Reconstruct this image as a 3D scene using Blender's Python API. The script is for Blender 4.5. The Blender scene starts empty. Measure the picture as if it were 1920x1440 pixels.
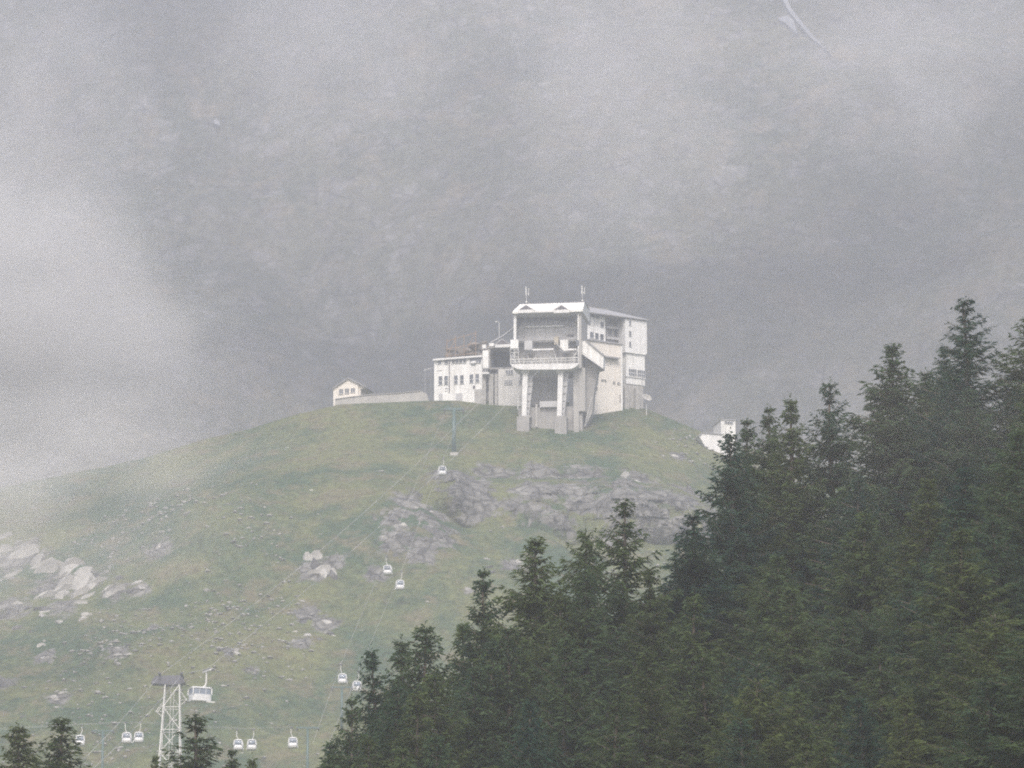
import bpy, math, random
import numpy as np
from mathutils import Vector

R = math.radians
scene = bpy.context.scene
C = scene.collection

# ------------------------------------------------------------------ camera
PITCH = R(12.0)
HFOV = R(11.0)
CAMZ = 2.0
FPX = 960.0 / math.tan(HFOV / 2)          # focal length in photograph pixels
cam_d = bpy.data.cameras.new('camera')
cam = bpy.data.objects.new('camera', cam_d)
C.objects.link(cam)
cam.location = (0, 0, CAMZ)
cam.rotation_euler = (R(90) + PITCH, 0, 0)
cam_d.sensor_width = 36
cam_d.sensor_fit = 'HORIZONTAL'
cam_d.angle = HFOV
cam_d.clip_start = 0.5
cam_d.clip_end = 9000
scene.camera = cam

# ------------------------------------------------------------------ light
SUN_EL, SUN_AZ = 47.0, 184.0     # azimuth clockwise from +Y: behind the camera
world = bpy.data.worlds.new('World')
scene.world = world
world.use_nodes = True
wn = world.node_tree.nodes
wl = world.node_tree.links
bg = wn['Background']
sky = wn.new('ShaderNodeTexSky')
sky.sky_type = 'NISHITA'
sky.sun_disc = False
sky.sun_elevation = R(SUN_EL)
sky.sun_rotation = R(SUN_AZ)
sky.air_density = 1.0
sky.dust_density = 6.0
hs = wn.new('ShaderNodeHueSaturation')
hs.inputs['Saturation'].default_value = 1.0
wl.new(sky.outputs[0], hs.inputs['Color'])
wl.new(hs.outputs[0], bg.inputs['Color'])
bg.inputs['Strength'].default_value = 0.15

sun_d = bpy.data.lights.new('sun', 'SUN')
sun_d.energy = 1.5
sun_d.angle = R(12)
sun_d.color = (1.0, 0.985, 0.965)
sun = bpy.data.objects.new('sun', sun_d)
C.objects.link(sun)
sun.location = (-200, -300, 1500)
d = Vector((-math.sin(R(SUN_AZ)) * math.cos(R(SUN_EL)), -math.cos(R(SUN_AZ)) * math.cos(R(SUN_EL)), -math.sin(R(SUN_EL))))
sun.rotation_euler = d.to_track_quat('-Z', 'Y').to_euler()

HAZE_DENSITY = 0.00055
vs = scene.view_settings
vs.view_transform = 'Standard'
vs.look = 'None'
vs.exposure = 1.31
vs.gamma = 1.0
vs.use_curve_mapping = False

cy = scene.cycles
cy.use_denoising = False
cy.use_light_tree = False
cy.denoiser = 'OPENIMAGEDENOISE'
cy.denoising_input_passes = 'RGB_ALBEDO_NORMAL'
cy.max_bounces = 5
cy.diffuse_bounces = 2
cy.glossy_bounces = 1
cy.transmission_bounces = 2
cy.volume_bounces = 1
cy.transparent_max_bounces = 4
cy.volume_max_steps = 128
cy.sample_clamp_indirect = 0.12
cy.filter_width = 2.0
cy.use_adaptive_sampling = False

# ------------------------------------------------------------------ helpers
CP, SP = math.cos(PITCH), math.sin(PITCH)

def ray(px, py):
    sx = (px - 960.0) / FPX
    sy = (720.0 - py) / FPX
    return Vector((sx, CP - sy * SP, SP + sy * CP))

def at(px, py, Y):
    r = ray(px, py)
    t = Y / r.y
    return Vector((r.x * t, Y, CAMZ + r.z * t))

def project(p):
    v = Vector(p) - Vector((0, 0, CAMZ))
    z = v.y * CP + v.z * SP
    y = -v.y * SP + v.z * CP
    return 960 + v.x / z * FPX, 720 - y / z * FPX

def nm(o, label=None, cat=None, group=None, kind=None):
    if label: o['label'] = label
    if cat: o['category'] = cat
    if group: o['group'] = group
    if kind: o['kind'] = kind
    return o

def empty(name, loc, rz=0.0):
    o = bpy.data.objects.new(name, None)
    C.objects.link(o)
    o.location = loc
    o.rotation_euler = (0, 0, rz)
    o.empty_display_size = 0.5
    return o

class MB:
    def __init__(self):
        self.v, self.f = [], []
    def quadbox(self, c):      # c: 8 corners, bottom ring then top ring
        n = len(self.v)
        self.v += [tuple(p) for p in c]
        for f in ((0, 3, 2, 1), (4, 5, 6, 7), (0, 1, 5, 4), (1, 2, 6, 5), (2, 3, 7, 6), (3, 0, 4, 7)):
            self.f.append(tuple(n + i for i in f))
        return self
    def box(self, x0, x1, y0, y1, z0, z1):
        return self.quadbox([(x0, y0, z0), (x1, y0, z0), (x1, y1, z0), (x0, y1, z0),
                             (x0, y0, z1), (x1, y0, z1), (x1, y1, z1), (x0, y1, z1)])
    def prism(self, poly, y0, y1):     # poly of (x,z) extruded along y
        n = len(self.v); k = len(poly)
        self.v += [(x, y0, z) for x, z in poly] + [(x, y1, z) for x, z in poly]
        self.f.append(tuple(range(n, n + k)))
        self.f.append(tuple(range(n + 2 * k - 1, n + k - 1, -1)))
        for i in range(k):
            j = (i + 1) % k
            self.f.append((n + i, n + k + i, n + k + j, n + j))
        return self
    def prismx(self, poly, x0, x1):    # poly of (y,z) extruded along x
        n = len(self.v); k = len(poly)
        self.v += [(x0, y, z) for y, z in poly] + [(x1, y, z) for y, z in poly]
        self.f.append(tuple(range(n, n + k)))
        self.f.append(tuple(range(n + 2 * k - 1, n + k - 1, -1)))
        for i in range(k):
            j = (i + 1) % k
            self.f.append((n + i, n + k + i, n + k + j, n + j))
        return self
    def tube(self, p, q, r, r2=None, n=6):
        p, q = Vector(p), Vector(q)
        r2 = r if r2 is None else r2
        ax = (q - p).normalized()
        s = Vector((0, 0, 1)) if abs(ax.z) < 0.9 else Vector((1, 0, 0))
        a = ax.cross(s).normalized(); b = ax.cross(a)
        k = len(self.v)
        for (c, rr) in ((p, r), (q, r2)):
            for i in range(n):
                t = 2 * math.pi * i / n
                self.v.append(tuple(c + a * (math.cos(t) * rr) + b * (math.sin(t) * rr)))
        for i in range(n):
            j = (i + 1) % n
            self.f.append((k + i, k + j, k + n + j, k + n + i))
        self.f.append(tuple(k + i for i in range(n - 1, -1, -1)))
        self.f.append(tuple(k + n + i for i in range(n)))
        return self
    def path(self, pts, r, n=5):
        for i in range(len(pts) - 1):
            self.tube(pts[i], pts[i + 1], r, n=n)
        return self
    def build(self, name, mat, parent=None, smooth=False, bevel=0.0):
        me = bpy.data.meshes.new(name)
        me.from_pydata(self.v, [], self.f)
        me.materials.append(mat)
        me.update()
        import bmesh
        bm = bmesh.new(); bm.from_mesh(me)
        bmesh.ops.recalc_face_normals(bm, faces=bm.faces)
        bm.to_mesh(me); bm.free()
        if smooth:
            me.polygons.foreach_set('use_smooth', [True] * len(me.polygons))
        o = bpy.data.objects.new(name, me)
        C.objects.link(o)
        if parent is not None:
            o.parent = parent
        if bevel:
            m = o.modifiers.new('bevel', 'BEVEL'); m.width = bevel; m.segments = 2; m.limit_method = 'ANGLE'
        return o

# ------------------------------------------------------------------ materials
def mat_base(name):
    m = bpy.data.materials.new(name)
    m.use_nodes = True
    nt = m.node_tree
    return m, nt, nt.nodes, nt.links, nt.nodes['Principled BSDF']

def plain(name, col, rough=0.7, var=0.12, scale=0.6, streak=0.0, dirt=(0.25, 0.24, 0.22), metallic=0.0, bump=0.0):
    """painted / concrete / metal surface with uneven tone, run-down streaks and fine relief"""
    m, nt, n, l, b = mat_base(name)
    b.inputs['Roughness'].default_value = rough
    b.inputs['Metallic'].default_value = metallic
    tc = n.new('ShaderNodeTexCoord')
    no = n.new('ShaderNodeTexNoise'); no.inputs['Scale'].default_value = scale; no.inputs['Detail'].default_value = 6
    l.new(tc.outputs['Object'], no.inputs['Vector'])
    mr = n.new('ShaderNodeMapRange'); mr.inputs[1].default_value = 0.3; mr.inputs[2].default_value = 0.7
    mr.inputs[3].default_value = 1 - var; mr.inputs[4].default_value = 1.0 + var * 0.4
    l.new(no.outputs['Fac'], mr.inputs[0])
    mul = n.new('ShaderNodeMix'); mul.data_type = 'RGBA'; mul.blend_type = 'MULTIPLY'; mul.inputs[0].default_value = 1
    mul.inputs[6].default_value = (*col, 1)
    l.new(mr.outputs[0], mul.inputs[7])
    out = mul.outputs[2]
    if streak > 0:
        mp = n.new('ShaderNodeMapping'); mp.inputs['Scale'].default_value = (1.6, 1.6, 0.12)
        l.new(tc.outputs['Object'], mp.inputs['Vector'])
        n2 = n.new('ShaderNodeTexNoise'); n2.inputs['Scale'].default_value = 1.0; n2.inputs['Detail'].default_value = 5
        l.new(mp.outputs[0], n2.inputs['Vector'])
        m2 = n.new('ShaderNodeMapRange'); m2.inputs[1].default_value = 0.52; m2.inputs[2].default_value = 0.75
        m2.inputs[3].default_value = 0; m2.inputs[4].default_value = streak
        l.new(n2.outputs['Fac'], m2.inputs[0])
        mx = n.new('ShaderNodeMix'); mx.data_type = 'RGBA'
        l.new(m2.outputs[0], mx.inputs[0]); l.new(out, mx.inputs[6]); mx.inputs[7].default_value = (*dirt, 1)
        out = mx.outputs[2]
    l.new(out, b.inputs['Base Color'])
    if bump:
        bp = n.new('ShaderNodeBump'); bp.inputs['Strength'].default_value = bump; bp.inputs['Distance'].default_value = 0.05
        n3 = n.new('ShaderNodeTexNoise'); n3.inputs['Scale'].default_value = 5; n3.inputs['Detail'].default_value = 6
        l.new(tc.outputs['Object'], n3.inputs['Vector']); l.new(n3.outputs['Fac'], bp.inputs['Height'])
        l.new(bp.outputs[0], b.inputs['Normal'])
    return m

M = {}
M['white'] = plain('white_render', (0.85, 0.85, 0.84), 0.8, 0.12, 0.5, 0.7, (0.42, 0.41, 0.38))
M['white_clean'] = plain('white_paint', (0.78, 0.78, 0.78), 0.6, 0.14, 0.8, 0.5, (0.42, 0.41, 0.39))
M['cream'] = plain('cream_render', (0.81, 0.765, 0.70), 0.85, 0.10, 0.4, 0.35, (0.46, 0.38, 0.31))
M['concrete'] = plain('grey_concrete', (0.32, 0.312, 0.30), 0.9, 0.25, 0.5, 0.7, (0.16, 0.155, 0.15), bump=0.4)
M['concrete_pale'] = plain('pale_concrete', (0.40, 0.39, 0.37), 0.9, 0.2, 0.5, 0.6, (0.25, 0.24, 0.23), bump=0.3)
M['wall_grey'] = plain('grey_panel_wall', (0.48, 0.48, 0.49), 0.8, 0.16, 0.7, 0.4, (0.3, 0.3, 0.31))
M['metal_pale'] = plain('pale_sheet_roof', (0.80, 0.80, 0.78), 0.45, 0.08, 0.7, 0.15, (0.5, 0.5, 0.48))
M['roof_grey'] = plain('grey_slate_roof', (0.30, 0.30, 0.31), 0.8, 0.22, 1.2, 0.3, (0.2, 0.19, 0.18), bump=0.5)
M['steel_white'] = plain('white_galvanised_steel', (0.68, 0.68, 0.66), 0.5, 0.15, 1.5, 0.3, (0.4, 0.36, 0.3))
M['steel_dark'] = plain('dark_steel', (0.09, 0.09, 0.11), 0.6, 0.2, 1.5)
M['steel_teal'] = plain('blue_green_steel', (0.055, 0.105, 0.095), 0.5, 0.2, 1.0, 0.2, (0.12, 0.16, 0.16))
M['rope'] = plain('wire_rope', (0.42, 0.42, 0.42), 0.5, 0.05, 1.0)
M['bay_shade'] = plain('bay_shade_dark', (0.07, 0.07, 0.075), 0.9, 0.3, 0.8)  # shade of the open bay, painted as a near-black wall colour
M['louver'] = plain('dark_louvre', (0.10, 0.09, 0.10), 0.8, 0.2, 2.0)
M['rust'] = plain('brown_metal', (0.30, 0.19, 0.11), 0.8, 0.3, 2.0)
M['stone'] = plain('rough_stone', (0.38, 0.37, 0.35), 0.95, 0.35, 1.5, 0.3, (0.2, 0.2, 0.19), bump=0.8)
M['cabin'] = plain('white_cabin_shell', (0.66, 0.67, 0.68), 0.35, 0.05, 1.0, 0.1, (0.6, 0.6, 0.58))
M['snow'] = plain('old_snow', (0.21, 0.215, 0.23), 0.7, 0.1, 0.1)
M['pale_render'] = plain('stained_pale_render', (0.60, 0.59, 0.57), 0.9, 0.2, 0.5, 0.7, (0.36, 0.35, 0.33), bump=0.3)
M['yellow'] = plain('ochre_machine_paint', (0.44, 0.39, 0.30), 0.6, 0.2, 1.0)

def glass(name, col, rough=0.15):
    m, nt, n, l, b = mat_base(name)
    tc = n.new('ShaderNodeTexCoord')
    oi = n.new('ShaderNodeObjectInfo')
    no = n.new('ShaderNodeTexNoise'); no.inputs['Scale'].default_value = 0.9
    l.new(tc.outputs['Object'], no.inputs['Vector'])
    ad = n.new('ShaderNodeMath'); ad.operation = 'ADD'
    l.new(no.outputs['Fac'], ad.inputs[0]); l.new(oi.outputs['Random'], ad.inputs[1])
    mr = n.new('ShaderNodeMapRange'); mr.inputs[1].default_value = 0.4; mr.inputs[2].default_value = 1.5
    l.new(ad.outputs[0], mr.inputs[0])
    mx = n.new('ShaderNodeMix'); mx.data_type = 'RGBA'
    mx.inputs[6].default_value = (*col, 1); mx.inputs[7].default_value = (col[0] * 2.2, col[1] * 2.2, col[2] * 2.2, 1)
    l.new(mr.outputs[0], mx.inputs[0])
    l.new(mx.outputs[2], b.inputs['Base Color'])
    b.inputs['Roughness'].default_value = rough
    return m
M['glass'] = glass('window_glass', (0.045, 0.05, 0.06))
M['glass_blue'] = glass('cabin_glass', (0.10, 0.12, 0.15))

def ground_mat(name, grass_a, grass_b, rock_a, rock_b, s_patch, s_fine, dry=(0.115, 0.102, 0.062), bump=0.6, bdist=0.4, attr=True):
    m, nt, n, l, b = mat_base(name)
    b.inputs['Roughness'].default_value = 0.95
    b.inputs['Specular IOR Level'].default_value = 0.1
    tc = n.new('ShaderNodeTexCoord')
    mpg = n.new('ShaderNodeMapping'); mpg.inputs['Scale'].default_value = (1, 0.5, 0.7) if not attr else (1, 0.75, 1)
    l.new(tc.outputs['Object'], mpg.inputs['Vector'])
    def noise(s, det=6, dist=0.0, rgh=0.55):
        x = n.new('ShaderNodeTexNoise'); x.inputs['Scale'].default_value = s; x.inputs['Detail'].default_value = det
        x.inputs['Distortion'].default_value = dist; x.inputs['Roughness'].default_value = rgh
        l.new(mpg.outputs[0], x.inputs['Vector']); return x.outputs['Fac']
    def rng(s, a, b_, c=0.0, d_=1.0):
        x = n.new('ShaderNodeMapRange'); x.inputs[1].default_value = a; x.inputs[2].default_value = b_
        x.inputs[3].default_value = c; x.inputs[4].default_value = d_; l.new(s, x.inputs[0]); return x.outputs[0]
    def mix(f, a, b_, t='MIX'):
        x = n.new('ShaderNodeMix'); x.data_type = 'RGBA'; x.blend_type = t
        if hasattr(f, 'is_linked'): l.new(f, x.inputs[0])
        else: x.inputs[0].default_value = f
        for s, k in ((a, 6), (b_, 7)):
            if hasattr(s, 'is_linked'): l.new(s, x.inputs[k])
            else: x.inputs[k].default_value = (*s, 1)
        return x.outputs[2]
    g = mix(rng(noise(s_patch, 9, 0.2, 0.68), 0.42, 0.58), grass_a, grass_b)
    g = mix(rng(noise(s_patch * 3.5, 8, 0.1, 0.65), 0.5, 0.66, 0, 0.9), g, dry)
    fine = rng(noise(s_fine, 8, 0, 0.75), 0.3, 0.7, 0.45, 1.55)
    g = mix(1.0, g, fine, 'MULTIPLY')
    rk = mix(rng(noise(s_patch * 6, 9, 0.15, 0.7), 0.35, 0.66), rock_a, rock_b)
    rk = mix(1.0, rk, rng(noise(s_fine * 0.7, 8, 0, 0.75), 0.25, 0.75, 0.5, 1.5), 'MULTIPLY')
    vo = n.new('ShaderNodeTexVoronoi'); vo.feature = 'DISTANCE_TO_EDGE'; vo.inputs['Scale'].default_value = s_fine * 0.42
    vd = n.new('ShaderNodeMix'); vd.data_type = 'VECTOR'; vd.inputs[0].default_value = 0.12
    nv_ = n.new('ShaderNodeTexNoise'); nv_.inputs['Scale'].default_value = s_fine * 0.5; l.new(mpg.outputs[0], nv_.inputs['Vector'])
    l.new(mpg.outputs[0], vd.inputs[4]); l.new(nv_.outputs['Color'], vd.inputs[5]); l.new(vd.outputs[1], vo.inputs['Vector'])
    rk = mix(1.0, rk, rng(vo.outputs['Distance'], 0.0, 0.10, 0.45, 1.05), 'MULTIPLY')
    if attr:
        at_ = n.new('ShaderNodeAttribute'); at_.attribute_name = 'rock'
        ad = n.new('ShaderNodeMath'); ad.operation = 'ADD'
        l.new(at_.outputs['Fac'], ad.inputs[0]); l.new(rng(noise(s_patch * 8, 8, 0.5, 0.65), 0.3, 0.7, -0.35, 0.35), ad.inputs[1])
        fac = rng(ad.outputs[0], 0.38, 0.62)
    else:
        fac = rng(noise(s_patch * 5, 10, 0.0, 0.72), 0.48, 0.66)
    c = mix(fac, g, rk)
    if not attr:
        c = mix(1.0, c, rng(noise(0.0065, 5, 0.3, 0.6), 0.36, 0.64, 0.60, 1.35), 'MULTIPLY')
        c = mix(rng(noise(0.13, 8, 0.0, 0.8), 0.65, 0.72, 0, 0.8), c, (0.36, 0.35, 0.33))
    l.new(c, b.inputs['Base Color'])
    bp = n.new('ShaderNodeBump'); bp.inputs['Strength'].default_value = bump; bp.inputs['Distance'].default_value = bdist
    l.new(noise(s_fine * 0.8, 9, 0, 0.7), bp.inputs['Height'])
    l.new(bp.outputs[0], b.inputs['Normal'])
    return m

M['hill'] = ground_mat('alpine_turf_and_rock', (0.037, 0.064, 0.033), (0.100, 0.110, 0.047),
                       (0.058, 0.057, 0.056), (0.20, 0.195, 0.18), 0.05, 0.9)
M['valley'] = ground_mat('meadow_floor', (0.06, 0.09, 0.035), (0.10, 0.11, 0.045), (0.15, 0.145, 0.14), (0.27, 0.26, 0.24), 0.05, 1.2)
M['mountain'] = ground_mat('scree_and_scrub', (0.060, 0.066, 0.052), (0.085, 0.085, 0.065), (0.065, 0.064, 0.070), (0.18, 0.177, 0.175),
                           0.02, 0.30, dry=(0.12, 0.105, 0.08), bump=0.5, bdist=1.5, attr=False)

def rock_mat(name, a, c):
    m, nt, n, l, b = mat_base(name)
    b.inputs['Roughness'].default_value = 0.95
    tc = n.new('ShaderNodeTexCoord'); oi = n.new('ShaderNodeObjectInfo')
    no = n.new('ShaderNodeTexNoise'); no.inputs['Scale'].default_value = 1.3; no.inputs['Detail'].default_value = 9; no.inputs['Roughness'].default_value = 0.7
    l.new(tc.outputs['Object'], no.inputs['Vector'])
    mr = n.new('ShaderNodeMapRange'); mr.inputs[1].default_value = 0.3; mr.inputs[2].default_value = 0.7
    l.new(no.outputs['Fac'], mr.inputs[0])
    mx = n.new('ShaderNodeMix'); mx.data_type = 'RGBA'; mx.inputs[6].default_value = (*a, 1); mx.inputs[7].default_value = (*c, 1)
    l.new(mr.outputs[0], mx.inputs[0])
    m2 = n.new('ShaderNodeMix'); m2.data_type = 'RGBA'; m2.blend_type = 'MULTIPLY'; m2.inputs[0].default_value = 1
    r2 = n.new('ShaderNodeMapRange'); r2.inputs[3].default_value = 0.75; r2.inputs[4].default_value = 1.2
    l.new(oi.outputs['Random'], r2.inputs[0]); l.new(mx.outputs[2], m2.inputs[6]); l.new(r2.outputs[0], m2.inputs[7])
    l.new(m2.outputs[2], b.inputs['Base Color'])
    bp = n.new('ShaderNodeBump'); bp.inputs['Strength'].default_value = 0.8; bp.inputs['Distance'].default_value = 0.15
    l.new(no.outputs['Fac'], bp.inputs['Height']); l.new(bp.outputs[0], b.inputs['Normal'])
    return m
M['rock_pale'] = rock_mat('pale_weathered_rock', (0.19, 0.185, 0.172), (0.46, 0.45, 0.42))
M['rock_brown'] = rock_mat('brown_rubble', (0.10, 0.085, 0.065), (0.20, 0.175, 0.145))
M['rock_dark'] = rock_mat('grey_gneiss', (0.050, 0.050, 0.054), (0.115, 0.112, 0.108))

def foliage(name, a, c):
    m, nt, n, l, b = mat_base(name)
    b.inputs['Roughness'].default_value = 1.0
    b.inputs['Specular IOR Level'].default_value = 0.05
    tc = n.new('ShaderNodeTexCoord'); oi = n.new('ShaderNodeObjectInfo')
    no = n.new('ShaderNodeTexNoise'); no.inputs['Scale'].default_value = 0.55; no.inputs['Detail'].default_value = 4
    l.new(tc.outputs['Object'], no.inputs['Vector'])
    ad = n.new('ShaderNodeMath'); ad.operation = 'MULTIPLY_ADD'; ad.inputs[1].default_value = 0.9
    l.new(oi.outputs['Random'], ad.inputs[0]); l.new(no.outputs['Fac'], ad.inputs[2])
    mr = n.new('ShaderNodeMapRange'); mr.inputs[1].default_value = 0.35; mr.inputs[2].default_value = 1.45
    l.new(ad.outputs[0], mr.inputs[0])
    mx = n.new('ShaderNodeMix'); mx.data_type = 'RGBA'; mx.inputs[6].default_value = (*a, 1); mx.inputs[7].default_value = (*c, 1)
    l.new(mr.outputs[0], mx.inputs[0]); l.new(mx.outputs[2], b.inputs['Base Color'])
    # thin needles let some light through
    tr = n.new('ShaderNodeBsdfTranslucent'); l.new(mx.outputs[2], tr.inputs['Color'])
    ms = n.new('ShaderNodeMixShader'); ms.inputs[0].default_value = 0.45
    l.new(b.outputs[0], ms.inputs[1]); l.new(tr.outputs[0], ms.inputs[2])
    l.new(ms.outputs[0], n['Material Output'].inputs['Surface'])
    return m
M['needles'] = foliage('conifer_needles', (0.018, 0.046, 0.037), (0.062, 0.088, 0.032))
M['needles_olive'] = foliage('larch_needles', (0.031, 0.052, 0.025), (0.068, 0.088, 0.031))
M['bark'] = plain('conifer_bark', (0.075, 0.06, 0.05), 0.95, 0.3, 2.0, bump=0.6)

# ------------------------------------------------------------------ terrain
_rs = np.random.RandomState(11)
_perm = _rs.rand(256, 256)
def vnoise(x, y):
    xi = np.floor(x).astype(int); yi = np.floor(y).astype(int)
    fx = x - xi; fy = y - yi
    fx = fx * fx * fx * (fx * (fx * 6 - 15) + 10); fy = fy * fy * fy * (fy * (fy * 6 - 15) + 10)
    g = lambda a, b: _perm[a % 256, b % 256]
    return (g(xi, yi) * (1 - fx) + g(xi + 1, yi) * fx) * (1 - fy) + (g(xi, yi + 1) * (1 - fx) + g(xi + 1, yi + 1) * fx) * fy - 0.5
def fbm(x, y, s, o=5, gain=0.5):
    r = 0; a = 1.0
    for k in range(o):
        r = r + a * vnoise(x / s + 17.3 * k, y / s + 41.7 * k)
        s *= 0.5; a *= gain
    return r
def sstep(a, b, x):
    t = np.clip((x - a) / (b - a), 0, 1)
    return t * t * (3 - 2 * t)
def zpx(py, Y):
    return CAMZ + Y * math.tan(PITCH - math.atan((py - 720.0) / FPX))

# knoll profile along y (smooth slope, and with the cliff band)
_ky = [250, 450, 600, 700, 780, 815, 850, 905, 935, 956, 982, 1004, 1040, 1120, 1250]
_kz = [19, 44, 66, 82, 101, zpx(1440, 815), zpx(1290, 850), zpx(1085, 905), zpx(965, 940), zpx(895, 960), zpx(822, 982), zpx(760, 1006), zpx(757, 1006), 203, 214]
_cy = [935, 947, 951, 956]
_cz = [zpx(1010, 935), zpx(975, 947), zpx(935, 951), zpx(893, 956)]
_sky_px = [-1500, -800, -400, 0, 250, 430, 560, 640, 815, 960, 1165, 1215, 1290, 1350, 1500, 1920, 2400, 3400]
_sky_py = [1250, 1080, 1010, 925, 868, 822, 778, 759, 753, 753, 757, 768, 800, 826, 868, 960, 1050, 1250]
_sx = [(p - 960) * 1006 / FPX * 1.022 for p in _sky_px]
_sz = [zpx(p, 1006) - zpx(757, 1006) for p in _sky_py]

FK = 0.60      # the forest slope stands about 200 m from the camera
def tip_plane(x, y):
    """height of the tree tops over the forest slope"""
    x = np.asarray(x) / FK; y = np.asarray(y) / FK
    ramp = 0.66 * np.where(x > -12, (x + 12), 0) + 0.02 * np.minimum(x + 12, 0)
    ramp = np.minimum(ramp, 55 + 0.2 * (x - 70) * (x > 70))
    yy = np.where(y < 390, 0.27 * (y - 350), 0.27 * 40 + 0.15 * (y - 390))
    return 2 + FK * (47 + ramp + yy)

def terrain(x, y):
    x = np.asarray(x, float); y = np.asarray(y, float)
    base = np.interp(y, _ky, _kz)
    wc = sstep(-24, -6, x) * (1 - sstep(44, 62, x))
    cl = np.interp(y, [905] + _cy + [982], [np.interp(905, _ky, _kz)] + _cz + [np.interp(982, _ky, _kz)])
    base = np.where((y > 905) & (y < 982), base * (1 - wc) + cl * wc, base)
    # strata: the cliff breaks into ledges
    nz = 3.0 * fbm(x, y, 17, 3)
    q = (base + nz) / 3.1
    led = (np.floor(q) + sstep(0.55, 1.0, q - np.floor(q))) * 3.1 - nz
    wl_ = wc * sstep(925, 940, y) * (1 - sstep(955, 966, y)) * 0.8
    base = base * (1 - wl_) + led * wl_
    s = sstep(780, 1004, y)
    hill = base + np.interp(x, _sx, _sz) * s
    # gullies, ledges and hummocks on the slope, calm near the buildings
    calm = sstep(8, 26, np.hypot(np.maximum(np.abs(x + 4) - 26, 0) * 1.0, np.maximum(968 - y, 0))) 
    amp = (0.2 + 0.8 * calm) * (1 - 0.82 * sstep(930, 990, y))
    fade = sstep(560, 760, y) * (1 - 0.6 * sstep(1000, 1060, y))
    hill = hill + amp * fade * (6.2 * fbm(x, y * 0.6, 46, 3) + 3.4 * fbm(x + 300, y * 0.7, 14, 4) + 0.8 * fbm(x, y, 2.6, 3))
    forest = tip_plane(x, y) - 13.5 + 2.0 * fbm(x, y, 30, 4)
    forest = np.where(forest > 6, forest, 6 * np.exp(np.clip((forest - 6) / 6, -8, 0)))
    forest = forest * sstep(20, 130, y)
    w = sstep(250, 420, y)
    low = forest * (1 - w) + hill * w
    # the mountain behind
    my = np.interp(y, [1250, 1400, 1550, 2100, 2700, 3200], [214, 235, 292, 640, 985, 1010])
    my = my + sstep(1300, 1600, y) * (95 * fbm(x + 900, y * 0.8, 420, 4) + 26 * fbm(x * 1.0 + y * 0.25, y * 0.6, 120, 5) + 3 * fbm(x, y, 14, 3))
    my = my - 0.10 * np.clip(-x - 60, 0, 900) * sstep(1400, 1800, y) * 0.4
    wm = sstep(1180, 1300, y)
    return low * (1 - wm) + my * wm

def T1(x, y):
    return float(terrain(np.array([x]), np.array([y]))[0])

def hit(px, py, y0=560, y1=1240, st=0.6):
    """where the sight line through a pixel meets the hillside"""
    ys = np.arange(y0, y1, st)
    r = ray(px, py)
    xs = r.x / r.y * ys; zs = CAMZ + r.z / r.y * ys
    h = terrain(xs, ys)
    k = np.argmax(h >= zs)
    if h[k] < zs[k]:
        return None
    return Vector((xs[k], ys[k], h[k]))

def ax(*segs):
    out = []
    for a, b, s in segs:
        n = max(1, int(round((b - a) / s)))
        out += list(np.linspace(a, b, n, endpoint=False))
    out.append(segs[-1][1])
    return np.array(out)

def grid_obj(name, xs, ys, mat, rock=None):
    X, Yg = np.meshgrid(xs, ys)
    Z = terrain(X.ravel(), Yg.ravel())
    v = np.stack([X.ravel(), Yg.ravel(), Z], 1)
    nx, ny = len(xs), len(ys)
    i = np.arange(nx * ny).reshape(ny, nx)
    f = np.stack([i[:-1, :-1], i[:-1, 1:], i[1:, 1:], i[1:, :-1]], -1).reshape(-1, 4)
    me = bpy.data.meshes.new(name)
    me.vertices.add(len(v)); me.vertices.foreach_set('co', v.ravel())
    me.loops.add(f.size); me.loops.foreach_set('vertex_index', f.ravel().astype(np.int32))
    me.polygons.add(len(f)); me.polygons.foreach_set('loop_start', np.arange(0, f.size, 4, dtype=np.int32))
    me.polygons.foreach_set('use_smooth', np.ones(len(f), bool))
    me.update(calc_edges=True)
    if rock is not None:
        a = me.attributes.new('rock', 'FLOAT', 'POINT')
        a.data.foreach_set('value', rock(X.ravel(), Yg.ravel(), Z).astype(np.float32))
    me.materials.append(mat)
    o = bpy.data.objects.new(name, me)
    C.objects.link(o)
    nm(o, kind='structure')
    return o

ROCKZONES = []   # (x, y, radius) of ledges where bare rock shows, filled from places on the slope
def zone(px, py, rpx):
    p = hit(px, py)
    if p: ROCKZONES.append((p.x, p.y, p.z, rpx * p.y / FPX))
for z_ in ((30, 1050, 60), (95, 1100, 55), (165, 1095, 50), (215, 1110, 35), (20, 1140, 50), (120, 1140, 45), (300, 1030, 40), (265, 1105, 24),
           (85, 1230, 26), (225, 1220, 30), (110, 1310, 28), (10, 1280, 28), (280, 1180, 22),
           (590, 1070, 40), (625, 1060, 34), (575, 1150, 34), (610, 1175, 30), (565, 1205, 28),
           (745, 1010, 50), (790, 1040, 42), (815, 970, 45), (770, 940, 50), (860, 930, 60), (925, 895, 55), (940, 940, 70), (1010, 890, 50), (1030, 940, 70),
           (1100, 910, 65), (1140, 960, 70), (1190, 920, 60), (1230, 970, 70), (1290, 940, 60), (1300, 985, 55), (1160, 1000, 50), (1060, 990, 50), (700, 1080, 30),
           (430, 1225, 20), (470, 1260, 20), (960, 1060, 30), (1270, 855, 18), (880, 1110, 14)):
    zone(*z_)
RZ = np.array(ROCKZONES)
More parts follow.
